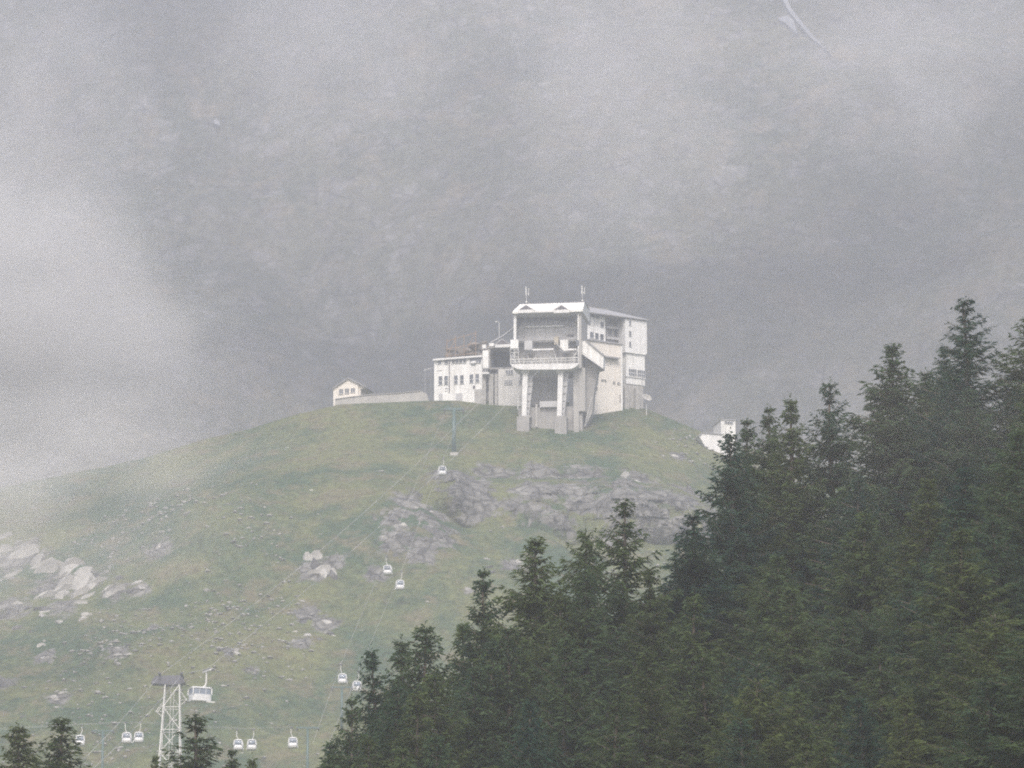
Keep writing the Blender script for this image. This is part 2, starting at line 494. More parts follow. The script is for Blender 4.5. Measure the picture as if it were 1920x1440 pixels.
def rock_mask(x, y, z):
    m = np.zeros_like(x)
    for (a, b, c, r) in RZ:
        # measured on the slope's face: across and up
        dd = np.sqrt((x - a) ** 2 + (z - c) ** 2 + 0.05 * (y - b) ** 2) / r
        m = np.maximum(m, 1.05 - 0.75 * dd)
    return np.clip(m + 0.25 * fbm(x, z * 1.4 + y * 0.2, 9, 4), 0, 1)

hillside = grid_obj('hillside', ax((-700, -130, 14), (-130, 130, 1.1), (130, 700, 14)), ax((560, 780, 5), (780, 1045, 0.85), (1045, 1250, 6)), M['hill'], rock_mask)
ground = grid_obj('ground', ax((-1000, -120, 30), (-120, 120, 4), (120, 1000, 30)), ax((-300, 110, 20), (110, 560, 3.5)), M['valley'], lambda x, y, z: np.clip(0.1 + 0.4 * fbm(x, y, 14, 4), 0, 1))
mountain = grid_obj('mountain', ax((-1000, -340, 22), (-340, 340, 4.5), (340, 1000, 22)), ax((1250, 2750, 5), (2750, 3200, 30)), M['mountain'])

# ---- the broken rock face below the station
def cells(u, v, su, sv, seed):
    # staggered blocks with their own set-back, for jointed rock
    row = np.floor(v / sv + 0.35 * vnoise(u / 9.0 + seed, v / 9.0))
    off = (np.sin(row * 12.9898 + seed) * 43758.5453) % 1.0
    col = np.floor(u / su + off + 0.3 * vnoise(u / 5.0, v / 5.0 + seed))
    h = (np.sin(row * 78.233 + col * 37.719 + seed * 3.1) * 43758.5453) % 1.0
    return h
def make_cliff(x0, x1, ybot, ytop, name, amp, mat, seed, bf=0.42):
    nu, nv = int((x1 - x0) / 0.28), 56
    U, W = np.meshgrid(np.linspace(x0, x1, nu), np.linspace(0, 1, nv))
    yb = ybot + 3.0 * fbm(U, U * 0, 15, 3); yt = ytop + 2.0 * fbm(U + 50, U * 0, 12, 3)
    zb = terrain(U.ravel(), yb.ravel()).reshape(U.shape) - 0.8; zt = terrain(U.ravel(), yt.ravel()).reshape(U.shape) + 0.15
    Zc = zb + (zt - zb) * W
    side = np.clip(np.minimum(U - x0, x1 - U) / 7.0, 0, 1) * np.clip(0.35 + 1.3 * (fbm(U, W * 0, 20, 3) + 0.5), 0.25, 1)
    bulge = side * (yt - yb) * bf * np.sin(np.pi * np.clip(W, 0, 1)) ** 0.8
    blocks = cells(U, Zc, 2.6, 2.0, seed) * 0.6 + cells(U, Zc, 1.1, 0.9, seed + 5) * 0.3 + (fbm(U, Zc, 3.0, 4) + 0.2) * 0.8
    Y = yb + (yt - yb) * W - bulge - side * amp * blocks * np.sin(np.pi * np.clip(W, 0, 1)) ** 0.5 + (1 - side) * 0.8 * (W > 0)
    v = np.stack([U.ravel(), Y.ravel(), Zc.ravel()], 1)
    i = np.arange(nu * nv).reshape(nv, nu)
    f = np.stack([i[:-1, :-1], i[:-1, 1:], i[1:, 1:], i[1:, :-1]], -1).reshape(-1, 4)
    me = bpy.data.meshes.new(name); me.from_pydata(v.tolist(), [], f.tolist()); me.materials.append(mat)
    a = me.attributes.new('rock', 'FLOAT', 'POINT')
    rv = 0.84 + 0.9 * fbm(U, Zc * 1.6, 7, 4) - 0.35 * (blocks < 0.35) - 1.0 * (1 - np.clip(np.minimum(U - x0, x1 - U) / 6.0, 0, 1)) - 0.9 * (np.abs(W - 0.5) * 2) ** 5
    a.data.foreach_set('value', np.clip(rv, 0, 1).ravel().astype(np.float32))
    o = bpy.data.objects.new(name, me); C.objects.link(o); nm(o, kind='structure')
    return o
M['cliff'] = rock_mat('jointed_cliff_rock', (0.055, 0.055, 0.060), (0.15, 0.146, 0.14))
make_cliff(-17, 44, 935, 957, 'cliff', 2.2, M['hill'], 3.0)
make_cliff(-30, -6, 910, 930, 'cliff', 1.2, M['hill'], 8.0, 0.05)

# ---- rocks on the slope (pieces of the hillside)
def rock_mesh(seed, name, mat, flat=0.8):
    import bmesh
    rr = random.Random(seed)
    bm = bmesh.new()
    bmesh.ops.create_icosphere(bm, subdivisions=2, radius=1)
    planes = []
    for k in range(9):
        nrm = Vector((rr.gauss(0, 1), rr.gauss(0, 1), rr.gauss(0, 0.9))).normalized()
        planes.append((nrm, rr.uniform(0.35, 0.75)))
    for v in bm.verts:
        c = v.co.copy()
        for nrm, dd in planes:
            k = c.dot(nrm)
            if k > dd: c -= nrm * (k - dd)
        c *= 1 + rr.uniform(-0.05, 0.05)
        c.z *= flat
        v.co = c
    me = bpy.data.meshes.new(name)
    bm.to_mesh(me); bm.free()
    me.materials.append(mat)
    return me
rocks_pale = [rock_mesh(i, 'rock', M['rock_pale']) for i in range(5)]
rocks_dark = [rock_mesh(50 + i, 'rock', M['rock_dark'], 0.75) for i in range(5)]
rr = random.Random(5)
def put_rock(px, py, wpx, pale, asp=1.0, tilt=None):
    p = hit(px, py)
    if p is None: return
    s = wpx * 0.5 * p.y / FPX * 1.15
    o = bpy.data.objects.new('rock', rr.choice(rocks_pale if pale else rocks_dark))
    C.objects.link(o)
    o.location = (p.x, p.y + s * 0.55, p.z - s * 0.15 * asp)
    o.scale = (s * rr.uniform(0.9, 1.7), s * rr.uniform(0.8, 1.2), s * asp * rr.uniform(0.8, 1.15))
    o.rotation_euler = (rr.uniform(-0.3, 0.3), rr.uniform(-0.35, 0.35), rr.uniform(-0.5, 0.5) + rr.choice((0, math.pi)))
    if tilt is not None:
        o.rotation_euler = (rr.uniform(-0.2, 0.2), tilt + rr.uniform(-0.2, 0.2), rr.uniform(-0.3, 0.3))
        o.scale = (s * rr.uniform(0.5, 0.8), s * rr.uniform(0.6, 0.9), s * rr.uniform(1.2, 1.9))
    o.parent = hillside
def cluster(cx, cy, wx, wy, n, smin, smax, pale, asp=1.0, tilt=None):
    for _ in range(n):
        put_rock(cx + rr.uniform(-1, 1) * wx, cy + rr.uniform(-1, 1) * wy, rr.uniform(smin, smax), rr.random() < pale, asp * rr.uniform(0.8, 1.3), tilt)
cluster(105, 1095, 40, 36, 12, 44, 80, 1.0, 1.3, 0.6)
cluster(152, 1098, 26, 26, 7, 36, 66, 1.0, 1.2, 0.6)
cluster(20, 1060, 45, 45, 10, 44, 84, 0.95, 1.0, 0.7)
cluster(215, 1105, 18, 18, 5, 34, 58, 0.8, 1.0, 0.5)
cluster(300, 1030, 42, 12, 3, 10, 20, 0.6)
cluster(262, 1108, 12, 10, 3, 14, 24, 0.4)
cluster(20, 1160, 40, 30, 9, 12, 30, 0.5)
cluster(120, 1150, 50, 22, 9, 10, 26, 0.6)
cluster(85, 1232, 14, 30, 5, 8, 18, 0.9)
cluster(225, 1222, 20, 14, 6, 8, 22, 0.8)
cluster(110, 1310, 14, 10, 4, 12, 24, 0.9)
cluster(600, 1070, 30, 26, 9, 30, 56, 0.8, 1.2, 0.1)
cluster(590, 1165, 34, 38, 10, 9, 24, 0.3, 1.1)
cluster(780, 1010, 60, 45, 18, 10, 30, 0.06, 1.1)
cluster(870, 925, 80, 35, 8, 16, 34, 0.05, 1.2, 0.05)
cluster(870, 935, 60, 30, 8, 10, 24, 0.8)
cluster(1000, 925, 90, 38, 10, 12, 28, 0.08, 1.1, 0.05)
cluster(1130, 930, 80, 45, 10, 14, 30, 0.15, 1.1, 0.05)
cluster(1250, 950, 80, 40, 10, 12, 30, 0.12, 1.0, 0.05)
cluster(1185, 925, 22, 20, 6, 10, 24, 0.7, 1.3)
cluster(945, 1065, 35, 14, 8, 8, 20, 0.5)
cluster(1090, 985, 8, 16, 4, 8, 16, 0.9, 1.6)
cluster(430, 1228, 18, 8, 6, 8, 18, 0.7)
cluster(1268, 858, 30, 7, 9, 5, 12, 0.6)
for _ in range(70):
    px = rr.uniform(0, 900); py = rr.uniform(900, 1430)
    put_rock(px, py, rr.choice((4, 5, 6, 7, 9, 12)), rr.random() < 0.8, 0.7)
for _ in range(16):
    put_rock(rr.uniform(520, 1330), rr.uniform(790, 870), rr.uniform(4, 8), rr.random() < 0.5, 0.6)

# loose half-buried stones strewn over the turf, too many to count
def strewn(n, seed):
    r_ = np.random.RandomState(seed)
    bv, bf = [], []
    base = [Vector(v.co) for v in rocks_pale[0].vertices][:12]
    ico = ((0, 0, 1), (0.9, 0, 0.3), (0.28, 0.85, 0.3), (-0.73, 0.53, 0.3), (-0.73, -0.53, 0.3), (0.28, -0.85, 0.3), (0.3, 0.3, -0.9))
    fc = ((0, 1, 2), (0, 2, 3), (0, 3, 4), (0, 4, 5), (0, 5, 1), (6, 2, 1), (6, 3, 2), (6, 4, 3), (6, 5, 4), (6, 1, 5))
    cnt = 0
    while cnt < n:
        x = r_.uniform(-100, 60, 4000); y = r_.uniform(800, 1000, 4000)
        dn = fbm(x, y * 0.6, 22, 3) + 0.18 * r_.randn(4000)
        z = terrain(x, y)
        for a, b, c, q in zip(x, y, z, dn):
            if q < 0.22 or cnt >= n: continue
            if b > 960 and -45 < a < 30: continue
            s_ = 0.14 + 0.34 * r_.rand() ** 3.0
            k = len(bv); cs, sn = math.cos(a * 9), math.sin(a * 9)
            for (vx, vy, vz) in ico:
                jx = 1 + 0.3 * r_.randn()
                bv.append((a + s_ * 1.4 * jx * (vx * cs - vy * sn), b + s_ * 1.2 * jx * (vx * sn + vy * cs), c + s_ * 0.15 + s_ * 0.8 * vz))
            bf += [tuple(k + i for i in t) for t in fc]
            cnt += 1
    me = bpy.data.meshes.new('strewn_stones'); me.from_pydata(bv, [], bf); me.materials.append(M['rock_pale'])
    o = bpy.data.objects.new('strewn_stones', me); C.objects.link(o)
    nm(o, 'small grey stones strewn over the grassy slope', 'stones', kind='stuff')
strewn(2600, 4)

# ------------------------------------------------------------------ building frames
class Frame:
    """a vertical facade plane standing in the place; local x along the wall, y into the building, z up"""
    def __init__(s, px, py, Y, yaw):
        s.O = at(px, py, Y); s.a = R(yaw)
        s.u = Vector((math.cos(s.a), math.sin(s.a), 0)); s.n = Vector((-math.sin(s.a), math.cos(s.a), 0))
    def uv(s, px, py, dep=0.0):
        r = ray(px, py); o = Vector((0, 0, CAMZ))
        P0 = s.O + s.n * dep
        t = (P0 - o).dot(s.n) / r.dot(s.n)
        P = o + r * t - s.O
        return P.dot(s.u), P.z
    def rect(s, px0, py0, px1, py1, dep=0.0):
        pm, qm = (px0 + px1) / 2, (py0 + py1) / 2
        return (s.uv(px0, qm, dep)[0], s.uv(px1, qm, dep)[0], s.uv(pm, py1, dep)[1], s.uv(pm, py0, dep)[1])
    def root(s, name):
        return empty(name, s.O, s.a)
    def pbox(s, name, px0, py0, px1, py1, d0, d1, mat, par, drop=0.0, bevel=0.0):
        u0, u1, v0, v1 = s.rect(px0, py0, px1, py1, d0)
        return MB().box(u0, u1, d0, d1, v0 - drop, v1).build(name, mat, par, bevel=bevel)
    def poly(s, name, pts, d0, d1, mat, par):
        return MB().prism([s.uv(a, b, d0) for a, b in pts], d0, d1).build(name, mat, par)

def window(F, par, px0, py0, px1, py1, d, rows=2, cols=1, fr=0.05, mat='glass', fmat='white_clean'):
    """recess-framed window: glass pane set behind a proud frame with bars and a sill"""
    u0, u1, v0, v1 = F.rect(px0, py0, px1, py1, d)
    w = MB()
    w.box(u0 - fr, u0, d - 0.07, d + 0.02, v0, v1)
    w.box(u1, u1 + fr, d - 0.07, d + 0.02, v0, v1)
    w.box(u0 - fr, u1 + fr, d - 0.075, d + 0.02, v1, v1 + fr)
    w.box(u0 - fr * 1.8, u1 + fr * 1.8, d - 0.16, d + 0.02, v0 - fr, v0)
    for k in range(1, rows):
        z = v0 + (v1 - v0) * (k / rows if rows != 2 else 0.42)
        w.box(u0, u1, d - 0.05, d + 0.02, z - 0.035, z + 0.035)
    for k in range(1, cols):
        x = u0 + (u1 - u0) * k / cols
        w.box(x - 0.03, x + 0.03, d - 0.052, d + 0.02, v0, v1)
    o = w.build('window', M[fmat], par)
    g = MB().box(u0 + 0.001, u1 - 0.001, d - 0.02, d + 0.015, v0 + 0.001, v1 - 0.001).build('pane', M[mat], o)
    return o

# ------------------------------------------------------------------ aerial tramway station (tower)
F = Frame(1030, 760, 985, -8)
st = nm(F.root('cable_car_station'), 'tall grey cable car station on two white pillars with pale roof and curved platform', 'station')
# carcass
F.pbox('back_wall', 964, 584, 1088, 640, 3.0, 3.4, M['wall_grey'], st)
F.pbox('back_wall', 968, 641, 1080, 690, 4.6, 5.0, M['concrete'], st)  # darker concrete puts the lower recess's shade into the wall colour
u0, u1, v0, v1 = F.rect(1083, 584, 1090, 690, 0.0)
MB().box(u1 - 0.5, u1, 0, 9.2, v0, v1).build('side_wall', M['concrete_pale'], st)
MB().box(u0, u1 - 0.5, 0, 0.6, v0 + 0.1, v1 - 0.05).build('corner_column', M['white_clean'], st)
ul0, ul1, vl0, vl1 = F.rect(963, 586, 968, 650, 0.0)
MB().box(ul0, ul1, 0, 0.5, vl0, vl1).build('corner_column', M['white_clean'], st)
MB().box(ul0 - 0.02, ul0 + 0.3, 0.5, 9.2, vl0 - 2, vl1).build('side_wall', M['concrete_pale'], st)
MB().box(ul0, u1 - 0.5, 8.8, 9.2, v0, v1).build('rear_wall', M['concrete'], st)
# roof with a pale front slope
ra = F.uv(961, 586, -0.7); rb = F.uv(1093, 586, -0.7)
zb = F.uv(1027, 586, -0.7)[1]; zm = F.uv(1027, 582, -0.7)[1]; zt = F.uv(1027, 568.5, 1.4)[1]
roof = MB()
uL, uR = ra[0], rb[0]
vv = [(uL, -0.7, zb), (uR, -0.7, zb), (uR, 9.6, zb), (uL, 9.6, zb), (uL, -0.7, zm), (uR, -0.7, zm), (uR, 9.6, zm), (uL, 9.6, zm),
      (uL + 1.2, 1.4, zt), (uR + 0.05, 1.4, zt), (uR + 0.05, 8.6, zt), (uL + 1.2, 8.6, zt)]
roof.v = vv
roof.f = [(0, 1, 2, 3), (0, 4, 5, 1), (1, 5, 6, 2), (2, 6, 7, 3), (3, 7, 4, 0), (4, 8, 9, 5), (5, 9, 10, 6), (6, 10, 11, 7), (7, 11, 8, 4), (8, 11, 10, 9)]
ro = roof.build('roof', M['metal_pale'], st)
MB().box(uL + 1.1, uR + 0.15, 1.3, 8.7, zt + 0.003, zt + 0.16).build('ridge_cap', M['steel_dark'], ro)
# standing seams of the front slope
for k in range(1, 22):
    f = k / 22
    a = Vector((uL, -0.7, zm)).lerp(Vector((uR, -0.7, zm)), f); b = Vector((uL + 1.2, 1.4, zt)).lerp(Vector((uR + 0.05, 1.4, zt)), f)
    MB().tube(a, b, 0.02, n=4).build('seam', M['metal_pale'], ro)
for cx in (986.5, 1052.5):
    # small gabled dormer: white cheeks, dark louvred triangle, fascia below
    g0 = F.uv(cx - 15.5, 580.5, -0.95); g1 = F.uv(cx + 15.5, 580.5, -0.95); gt = F.uv(cx, 570.5, -0.95)
    dm = MB().prism([g0, g1, gt], -0.95, 1.2).build('dormer', M['metal_pale'], ro)
    h0 = F.uv(cx - 13, 580, -1.0); h1 = F.uv(cx + 13, 580, -1.0); ht = F.uv(cx, 572.2, -1.0)
    MB().prism([h0, h1, ht], -1.0, -0.94).build('louvre', M['louver'], ro)
    F.pbox('fascia', cx - 15, 580.5, cx + 15, 586.5, -1.06, -0.72, M['white_clean'], ro)
F.pbox('gutter', 1000, 583.5, 1040, 585.5, -0.86, -0.72, M['white_clean'], ro)
# upper window band on the recessed wall
for k in range(8):
    x0 = 973 + k * 13.2
    window(F, st, x0, 596, x0 + 11, 611, 2.98, rows=1, cols=2, fr=0.05, fmat='wall_grey')
F.pbox('sill_beam', 985, 610.5, 1057, 613, 2.55, 2.97, M['white_clean'], st)
F.pbox('cable_tray', 1063, 627, 1076, 629.5, 2.7, 2.97, M['louver'], st)
# panel joints
for x in (983, 1003, 1022, 1041, 1060):
    F.pbox('wall_joint', x, 614, x + 0.8, 640, 2.96, 3.0, M['concrete'], st)
# machine boxes, beams
F.pbox('machine_box', 983, 639, 998, 656, 0.6, 3.0, M['wall_grey'], st, bevel=0.05)
F.pbox('machine_box', 1050, 637, 1065, 658, 0.6, 3.0, M['white'], st, bevel=0.05)
F.pbox('yellow_panel', 1039, 631, 1047, 646, 2.2, 2.9, M['yellow'], st)
F.pbox('beam', 998.2, 653.5, 1038, 656.5, 0.7, 1.1, M['white_clean'], st)
F.pbox('beam', 1065.2, 653.5, 1082, 656.5, 0.7, 1.1, M['white_clean'], st)
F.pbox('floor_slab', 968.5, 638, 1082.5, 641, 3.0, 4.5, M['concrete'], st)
F.pbox('parapet', 957, 637, 972, 653, -0.3, 0.0, M['white'], st)
F.pbox('parapet_window', 1080, 638, 1086, 648, -0.04, -0.01, M['glass'], st)
def strut(name, a, b, dep, r, mat, par, dep2=None):
    A = F.uv(*a, dep); B = F.uv(*b, dep2 if dep2 is not None else dep)
    return MB().tube((A[0], dep, A[1]), (B[0], dep2 if dep2 is not None else dep, B[1]), r, n=5).build(name, mat, par)
for a, b in (((1008, 658), (998, 682)), ((1008, 658), (1018, 682)), ((1026, 658), (1018, 682)), ((1026, 658), (1038, 682)), ((1038, 658), (1046, 682)), ((985, 658), (996, 682))):
    strut('brace', a, b, 1.6, 0.10, M['wall_grey'], st)
strut('brace', (1040, 641), (1058, 660), 0.4, 0.13, M['concrete'], st)
# curved platform
pts = [(957, 683), (1084, 681), (1083, 684), (1079, 688), (1072, 691), (1064, 692.5), (980, 693), (969, 691.5), (961, 687.5)]
pl = F.poly('platform', pts, -1.6, 4.5, M['white_clean'], st)
F.pbox('rail', 957, 671.3, 1084, 672.6, -1.55, -1.47, M['steel_white'], pl)
F.pbox('rail', 957, 676.6, 1084, 677.4, -1.55, -1.49, M['steel_white'], pl)
for k in range(17):
    x = 957.5 + k * 7.88
    F.pbox('rail_post', x, 671.8, x + 0.8, 683.2, -1.54, -1.48, M['steel_white'], pl)
for k in range(48):
    x = 958.5 + k * 2.6
    F.pbox('rail_bar', x, 672.4, x + 0.28, 683.2, -1.53, -1.50, M['steel_white'], pl)
# lattice frame at the left end
for a, b in (((957, 649), (957, 683)), ((972, 649), (972, 683)), ((957, 655), (972, 655)), ((957, 669), (972, 669)), ((957, 669), (972, 683)), ((972, 655), (957, 669)), ((964, 655), (964, 683)), ((957, 661), (972, 661))):
    strut('lattice_bar', a, b, -0.9, 0.055, M['steel_white'], st)
for a, b in (((1072, 676), (1084, 655)), ((1084, 655), (1084, 681)), ((1076, 664), (1084, 664))):
    strut('lattice_bar', a, b, -0.6, 0.06, M['steel_white'], st)
# pillars
for cx in (985.5, 1051.5):
    q = [F.uv(cx - 5.5, 697, -0.6), F.uv(cx + 4.5, 697, -0.6), F.uv(cx + 1.5, 781, -0.6), F.uv(cx - 7.5, 781, -0.6)]
    pi = MB().prism(q, -0.6, 0.35).build('pillar', M['white_clean'], st, bevel=0.05)
    F.pbox('pillar_cap', cx - 8, 692.8, cx + 7, 698, -0.9, 0.6, M['white_clean'], pi)
    q = [F.uv(cx + 9.5, 716, 0.6), F.uv(cx + 13.5, 716, 0.6), F.uv(cx + 6.5, 781, 0.6), F.uv(cx + 2.0, 781, 0.6)]
    MB().prism(q, 0.5, 1.2).build('raking_leg', M['white_clean'], pi)
    for yy in (722, 736, 750, 763, 773):
        w = 13 - (yy - 716) * 0.12
        F.pbox('tie_plate', cx + 1, yy, cx + w - 1.5, yy + 1.8, 0.15, 0.75, M['concrete_pale'], pi)
    q = [F.uv(cx + 4.6, 699, 0.2), F.uv(cx + 14, 699, 0.2), F.uv(cx + 6, 779, 0.2), F.uv(cx + 1.6, 779, 0.2)]
    MB().prism(q, 0.36, 0.5).build('infill_plate', M['wall_grey'], pi)
    F.pbox('foot_plate', cx - 9, 779.5, cx + 9, 783, -0.9, 1.4, M['concrete'], pi)
# concrete under the platform
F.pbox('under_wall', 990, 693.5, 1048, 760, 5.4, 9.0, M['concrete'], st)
F.pbox('base_block', 972, 763, 1092, 815, 1.6, 9.2, M['concrete'], st, drop=3.0)
F.pbox('base_pier', 969, 781, 992, 816, -1.0, 1.6, M['concrete'], st, drop=3.0)
F.pbox('base_pier', 1040, 781, 1062, 813, -1.0, 1.6, M['concrete'], st, drop=3.0)
F.pbox('side_pier', 1075, 690, 1097, 771, 1.0, 9.2, M['concrete_pale'], st)
F.pbox('side_pier', 1076, 771, 1085, 815, 0.6, 1.6, M['concrete_pale'], st, drop=2.0)
F.pbox('wall_rib', 1004, 758, 1008, 800, 1.2, 1.6, M['concrete_pale'], st)
F.pbox('wall_rib', 993, 700, 996, 763, 4.9, 5.4, M['concrete'], st)
F.pbox('cross_beam', 1012, 752, 1048, 763, 0.9, 1.6, M['wall_grey'], st)
strut('drain_pipe', (971, 740), (971, 768), 0.4, 0.09, M['steel_white'], st)
strut('guy_bar', (1110, 745), (1096, 800), 3.0, 0.08, M['steel_white'], st)
# covered stairway down the right flank
sw = F.poly('stair_gangway', [(1081, 641), (1099, 639), (1132, 667), (1131, 689), (1084, 655)], 0.8, 3.2, M['white'], st)
F.poly('gangway_roof', [(1097, 637.5), (1100, 637.5), (1133, 665), (1133, 667.5)], 0.5, 3.5, M['roof_grey'], sw)
F.poly('stair_wall', [(1098, 664), (1131, 689.5), (1121, 692), (1113, 740), (1110, 775), (1097, 800)], 3.3, 6.0, M['concrete'], st)  # concrete kept dark to carry the shade below the gangway
F.poly('gangway_sill', [(1083, 655), (1131, 689), (1131, 691.5), (1083, 658)], 0.7, 0.8, M['white_clean'], sw)

# antennas
def antenna(px, py, label):
    b = at(px, py, 990)
    r = empty('antenna', b)
    nm(r, label, 'antenna')
    MB().box(-0.18, 0.18, -0.18, 0.18, 0, 0.35).build('base_plate', M['steel_white'], r)
    MB().tube((0, 0, 0.3), (0, 0, 3.0), 0.05).build('mast', M['steel_white'], r)
    MB().tube((-0.12, 0, 1.6), (-0.12, 0, 3.2), 0.09).build('aerial_rod', M['steel_white'], r)
    MB().tube((0.42, 0, 1.5), (0.42, 0, 2.9), 0.08).build('aerial_rod', M['steel_white'], r)
    MB().box(-0.15, 0.45, -0.03, 0.03, 1.75, 1.83).build('cross_bar', M['steel_white'], r)
antenna(987, 568, 'white twin-rod antenna on the roof of the tall station, above the first dormer')
antenna(1092, 566, 'white twin-rod antenna on the roof of the tall station, beside the slate-roofed hotel')

# ------------------------------------------------------------------ middle wing
G = Frame(935, 742, 1001, -8)
gw = nm(G.root('link_wing'), 'low grey link wing with dark open bay and white fascia between station and annex', 'building')
G.pbox('wall', 934, 689, 980, 741, 0.0, 5.0, M['pale_render'], gw, drop=3)
window(G, gw, 948, 694, 962, 702, -0.01, rows=1, cols=3)
for r_ in range(2):
    for k in range(2):
        window(G, gw, 946.5 + k * 7.6, 713 + r_ * 4.6, 952.5 + k * 7.6, 716.4 + r_ * 4.6, -0.01, rows=1, cols=2, fr=0.04)
window(G, gw, 973, 712, 978, 720, -0.01, rows=1)
G.pbox('bay_back_wall', 916, 652, 958, 692, 4.0, 4.4, M['bay_shade'], gw)
G.pbox('bay_side_wall', 915, 652, 919, 690, 0.2, 4.0, M['stone'], gw)
G.pbox('bay_floor', 915, 689, 958, 692, 0.0, 4.0, M['concrete'], gw)
G.pbox('bay_ceiling', 915, 650, 960, 652, 0.0, 4.4, M['concrete'], gw)
rf = G.poly('gable_roof', [(926, 645.5), (941, 634), (958, 645.5)], -0.6, 4.6, M['roof_grey'], gw)
G.poly('gable_louvre', [(931, 645), (941, 636.5), (954, 645)], -0.68, -0.61, M['louver'], rf)
G.pbox('fascia', 928, 645.6, 963, 651, -0.9, -0.55, M['white_clean'], rf)
G.poly('eave', [(920, 641), (942, 629), (962, 614), (962, 615.2), (943, 630.2), (921, 642.2)], 1.0, 2.0, M['wall_grey'], gw)
G.pbox('side_block', 905, 657, 916, 690, -0.5, 3.0, M['white'], gw)
G.pbox('balcony_slab', 903, 698, 917, 701, -1.0, 1.0, M['white_clean'], gw)
G.pbox('roof_unit', 904, 646, 911, 653, 0.0, 1.0, M['white'], gw)
G.pbox('roof_unit', 917, 643, 926, 649, 0.0, 1.0, M['white'], gw)
G.pbox('rear_wall', 905, 690, 934, 745, 2.2, 4.9, M['wall_grey'], gw, drop=3)
for x0, x1 in ((904, 911), (916.5, 925), (927.5, 933)):
    G.pbox('stone_pier', x0, 701, x1, 744, 0.0, 0.9, M['stone'], gw, drop=3)
window(G, gw, 906, 692, 914, 697.5, -0.55 + 0.04, rows=1, cols=2)

lp = empty('lamp_post', at(936, 640, 1004)); nm(lp, 'thin white lamp post rising behind the link wing roof', 'lamp post')
MB().tube((0, 0, 0), (0, 0, 3.6), 0.06).build('post', M['steel_white'], lp)
MB().path([(0, 0, 3.6), (-0.15, 0, 3.9), (-0.55, 0, 3.95)], 0.05).build('arm', M['steel_white'], lp)
MB().box(-0.8, -0.4, -0.12, 0.12, 3.82, 3.93).build('lamp_head', M['white_clean'], lp)

# ------------------------------------------------------------------ white annex (left)
A = Frame(905, 745, 1002, -20)
an = nm(A.root('annex_building'), 'white two-storey annex with paired windows and a drain pipe, beside the retaining wall', 'building')
A.pbox('wall', 814, 672, 904, 757, 0.0, 8.0, M['white'], an, drop=3)
ua, ub, va, vb = A.rect(812, 668.5, 906, 671.5, -0.4)
MB().box(ua, ub, -0.4, 8.3, vb - 0.40, vb - 0.06).build('roof', M['roof_grey'], an)
MB().box(ua, ub, -0.52, -0.42, vb - 0.45, vb - 0.1).build('gutter', M['white_clean'], an)
A.pbox('lower_block', 890, 730, 904.5, 745, -0.3, -0.02, M['concrete_pale'], an, drop=3)
for cx, cy_ in ((826, 713.5), (836.5, 713), (855, 712), (866, 711.5), (884, 710), (895, 709)):
    window(A, an, cx - 3.2, cy_ - 7.8, cx + 3.2, cy_ + 7.8, -0.01, rows=2)
window(A, an, 821, 674.8, 827, 682.5, -0.01, rows=1)
window(A, an, 834, 674.3, 839.5, 682, -0.01, rows=1)
for k in range(4):
    window(A, an, 847.5 + 7.1 * k, 672.6 - 0.4 * k, 852.6 + 7.1 * k, 681.4 - 0.4 * k, -0.01, rows=1)
window(A, an, 881.5, 671, 902, 681, -0.01, rows=1, cols=4)
o = A.pbox('curved_balcony', 882, 676.5, 892, 682, -0.5, -0.02, M['white_clean'], an, bevel=0.2)
uu, vv_ = A.uv(842.5, 672, -0.12); uu2, vv2 = A.uv(842.5, 736, -0.12)
MB().tube((uu, -0.12, vv_), (uu2, -0.12, vv2), 0.09).build('drain_pipe', M['louver'], an)
A.pbox('door', 854, 737.5, 867, 751, -0.06, 0.02, M['wall_grey'], an)
A.pbox('door', 823, 738, 829.5, 752, -0.06, 0.02, M['wall_grey'], an)
A.pbox('vent', 886.5, 723, 890.5, 728.5, -0.12, 0.02, M['louver'], an)
A.pbox('sign_plate', 834, 728, 840, 729.3, -0.05, 0.02, M['louver'], an)
A.pbox('sign_plate', 834.5, 732.5, 839, 733.6, -0.05, 0.02, M['louver'], an)
A.pbox('vent_slot', 818, 694.5, 829, 695.3, -0.04, 0.02, M['concrete'], an)

# brown timber frame behind the annex roof and a handrail
bf = nm(empty('scaffold_frame', at(838, 690, 1016)), 'rusty brown open scaffold frame standing behind the flat annex roof', 'scaffold')
def rel(px, py, Y, root): 
    return at(px, py, Y) - root.location
for a, b in (((838, 690), (838, 636)), ((854, 690), (854, 630)), ((870, 690), (870, 628)), ((892, 690), (892, 620))):
    MB().tube(rel(*a, 1016, bf), rel(*b, 1016, bf), 0.07, n=5).build('upright', M['rust'], bf)
for a, b in (((838, 640), (892, 624)), ((838, 655), (892, 644)), ((838, 668), (892, 662))):
    MB().tube(rel(*a, 1016, bf), rel(*b, 1016, bf), 0.06, n=5).build('ledger', M['rust'], bf)
for a, b in (((838, 668), (854, 636)), ((870, 662), (892, 624))):
    MB().tube(rel(*a, 1016, bf), rel(*b, 1016, bf), 0.05, n=5).build('brace', M['rust'], bf)

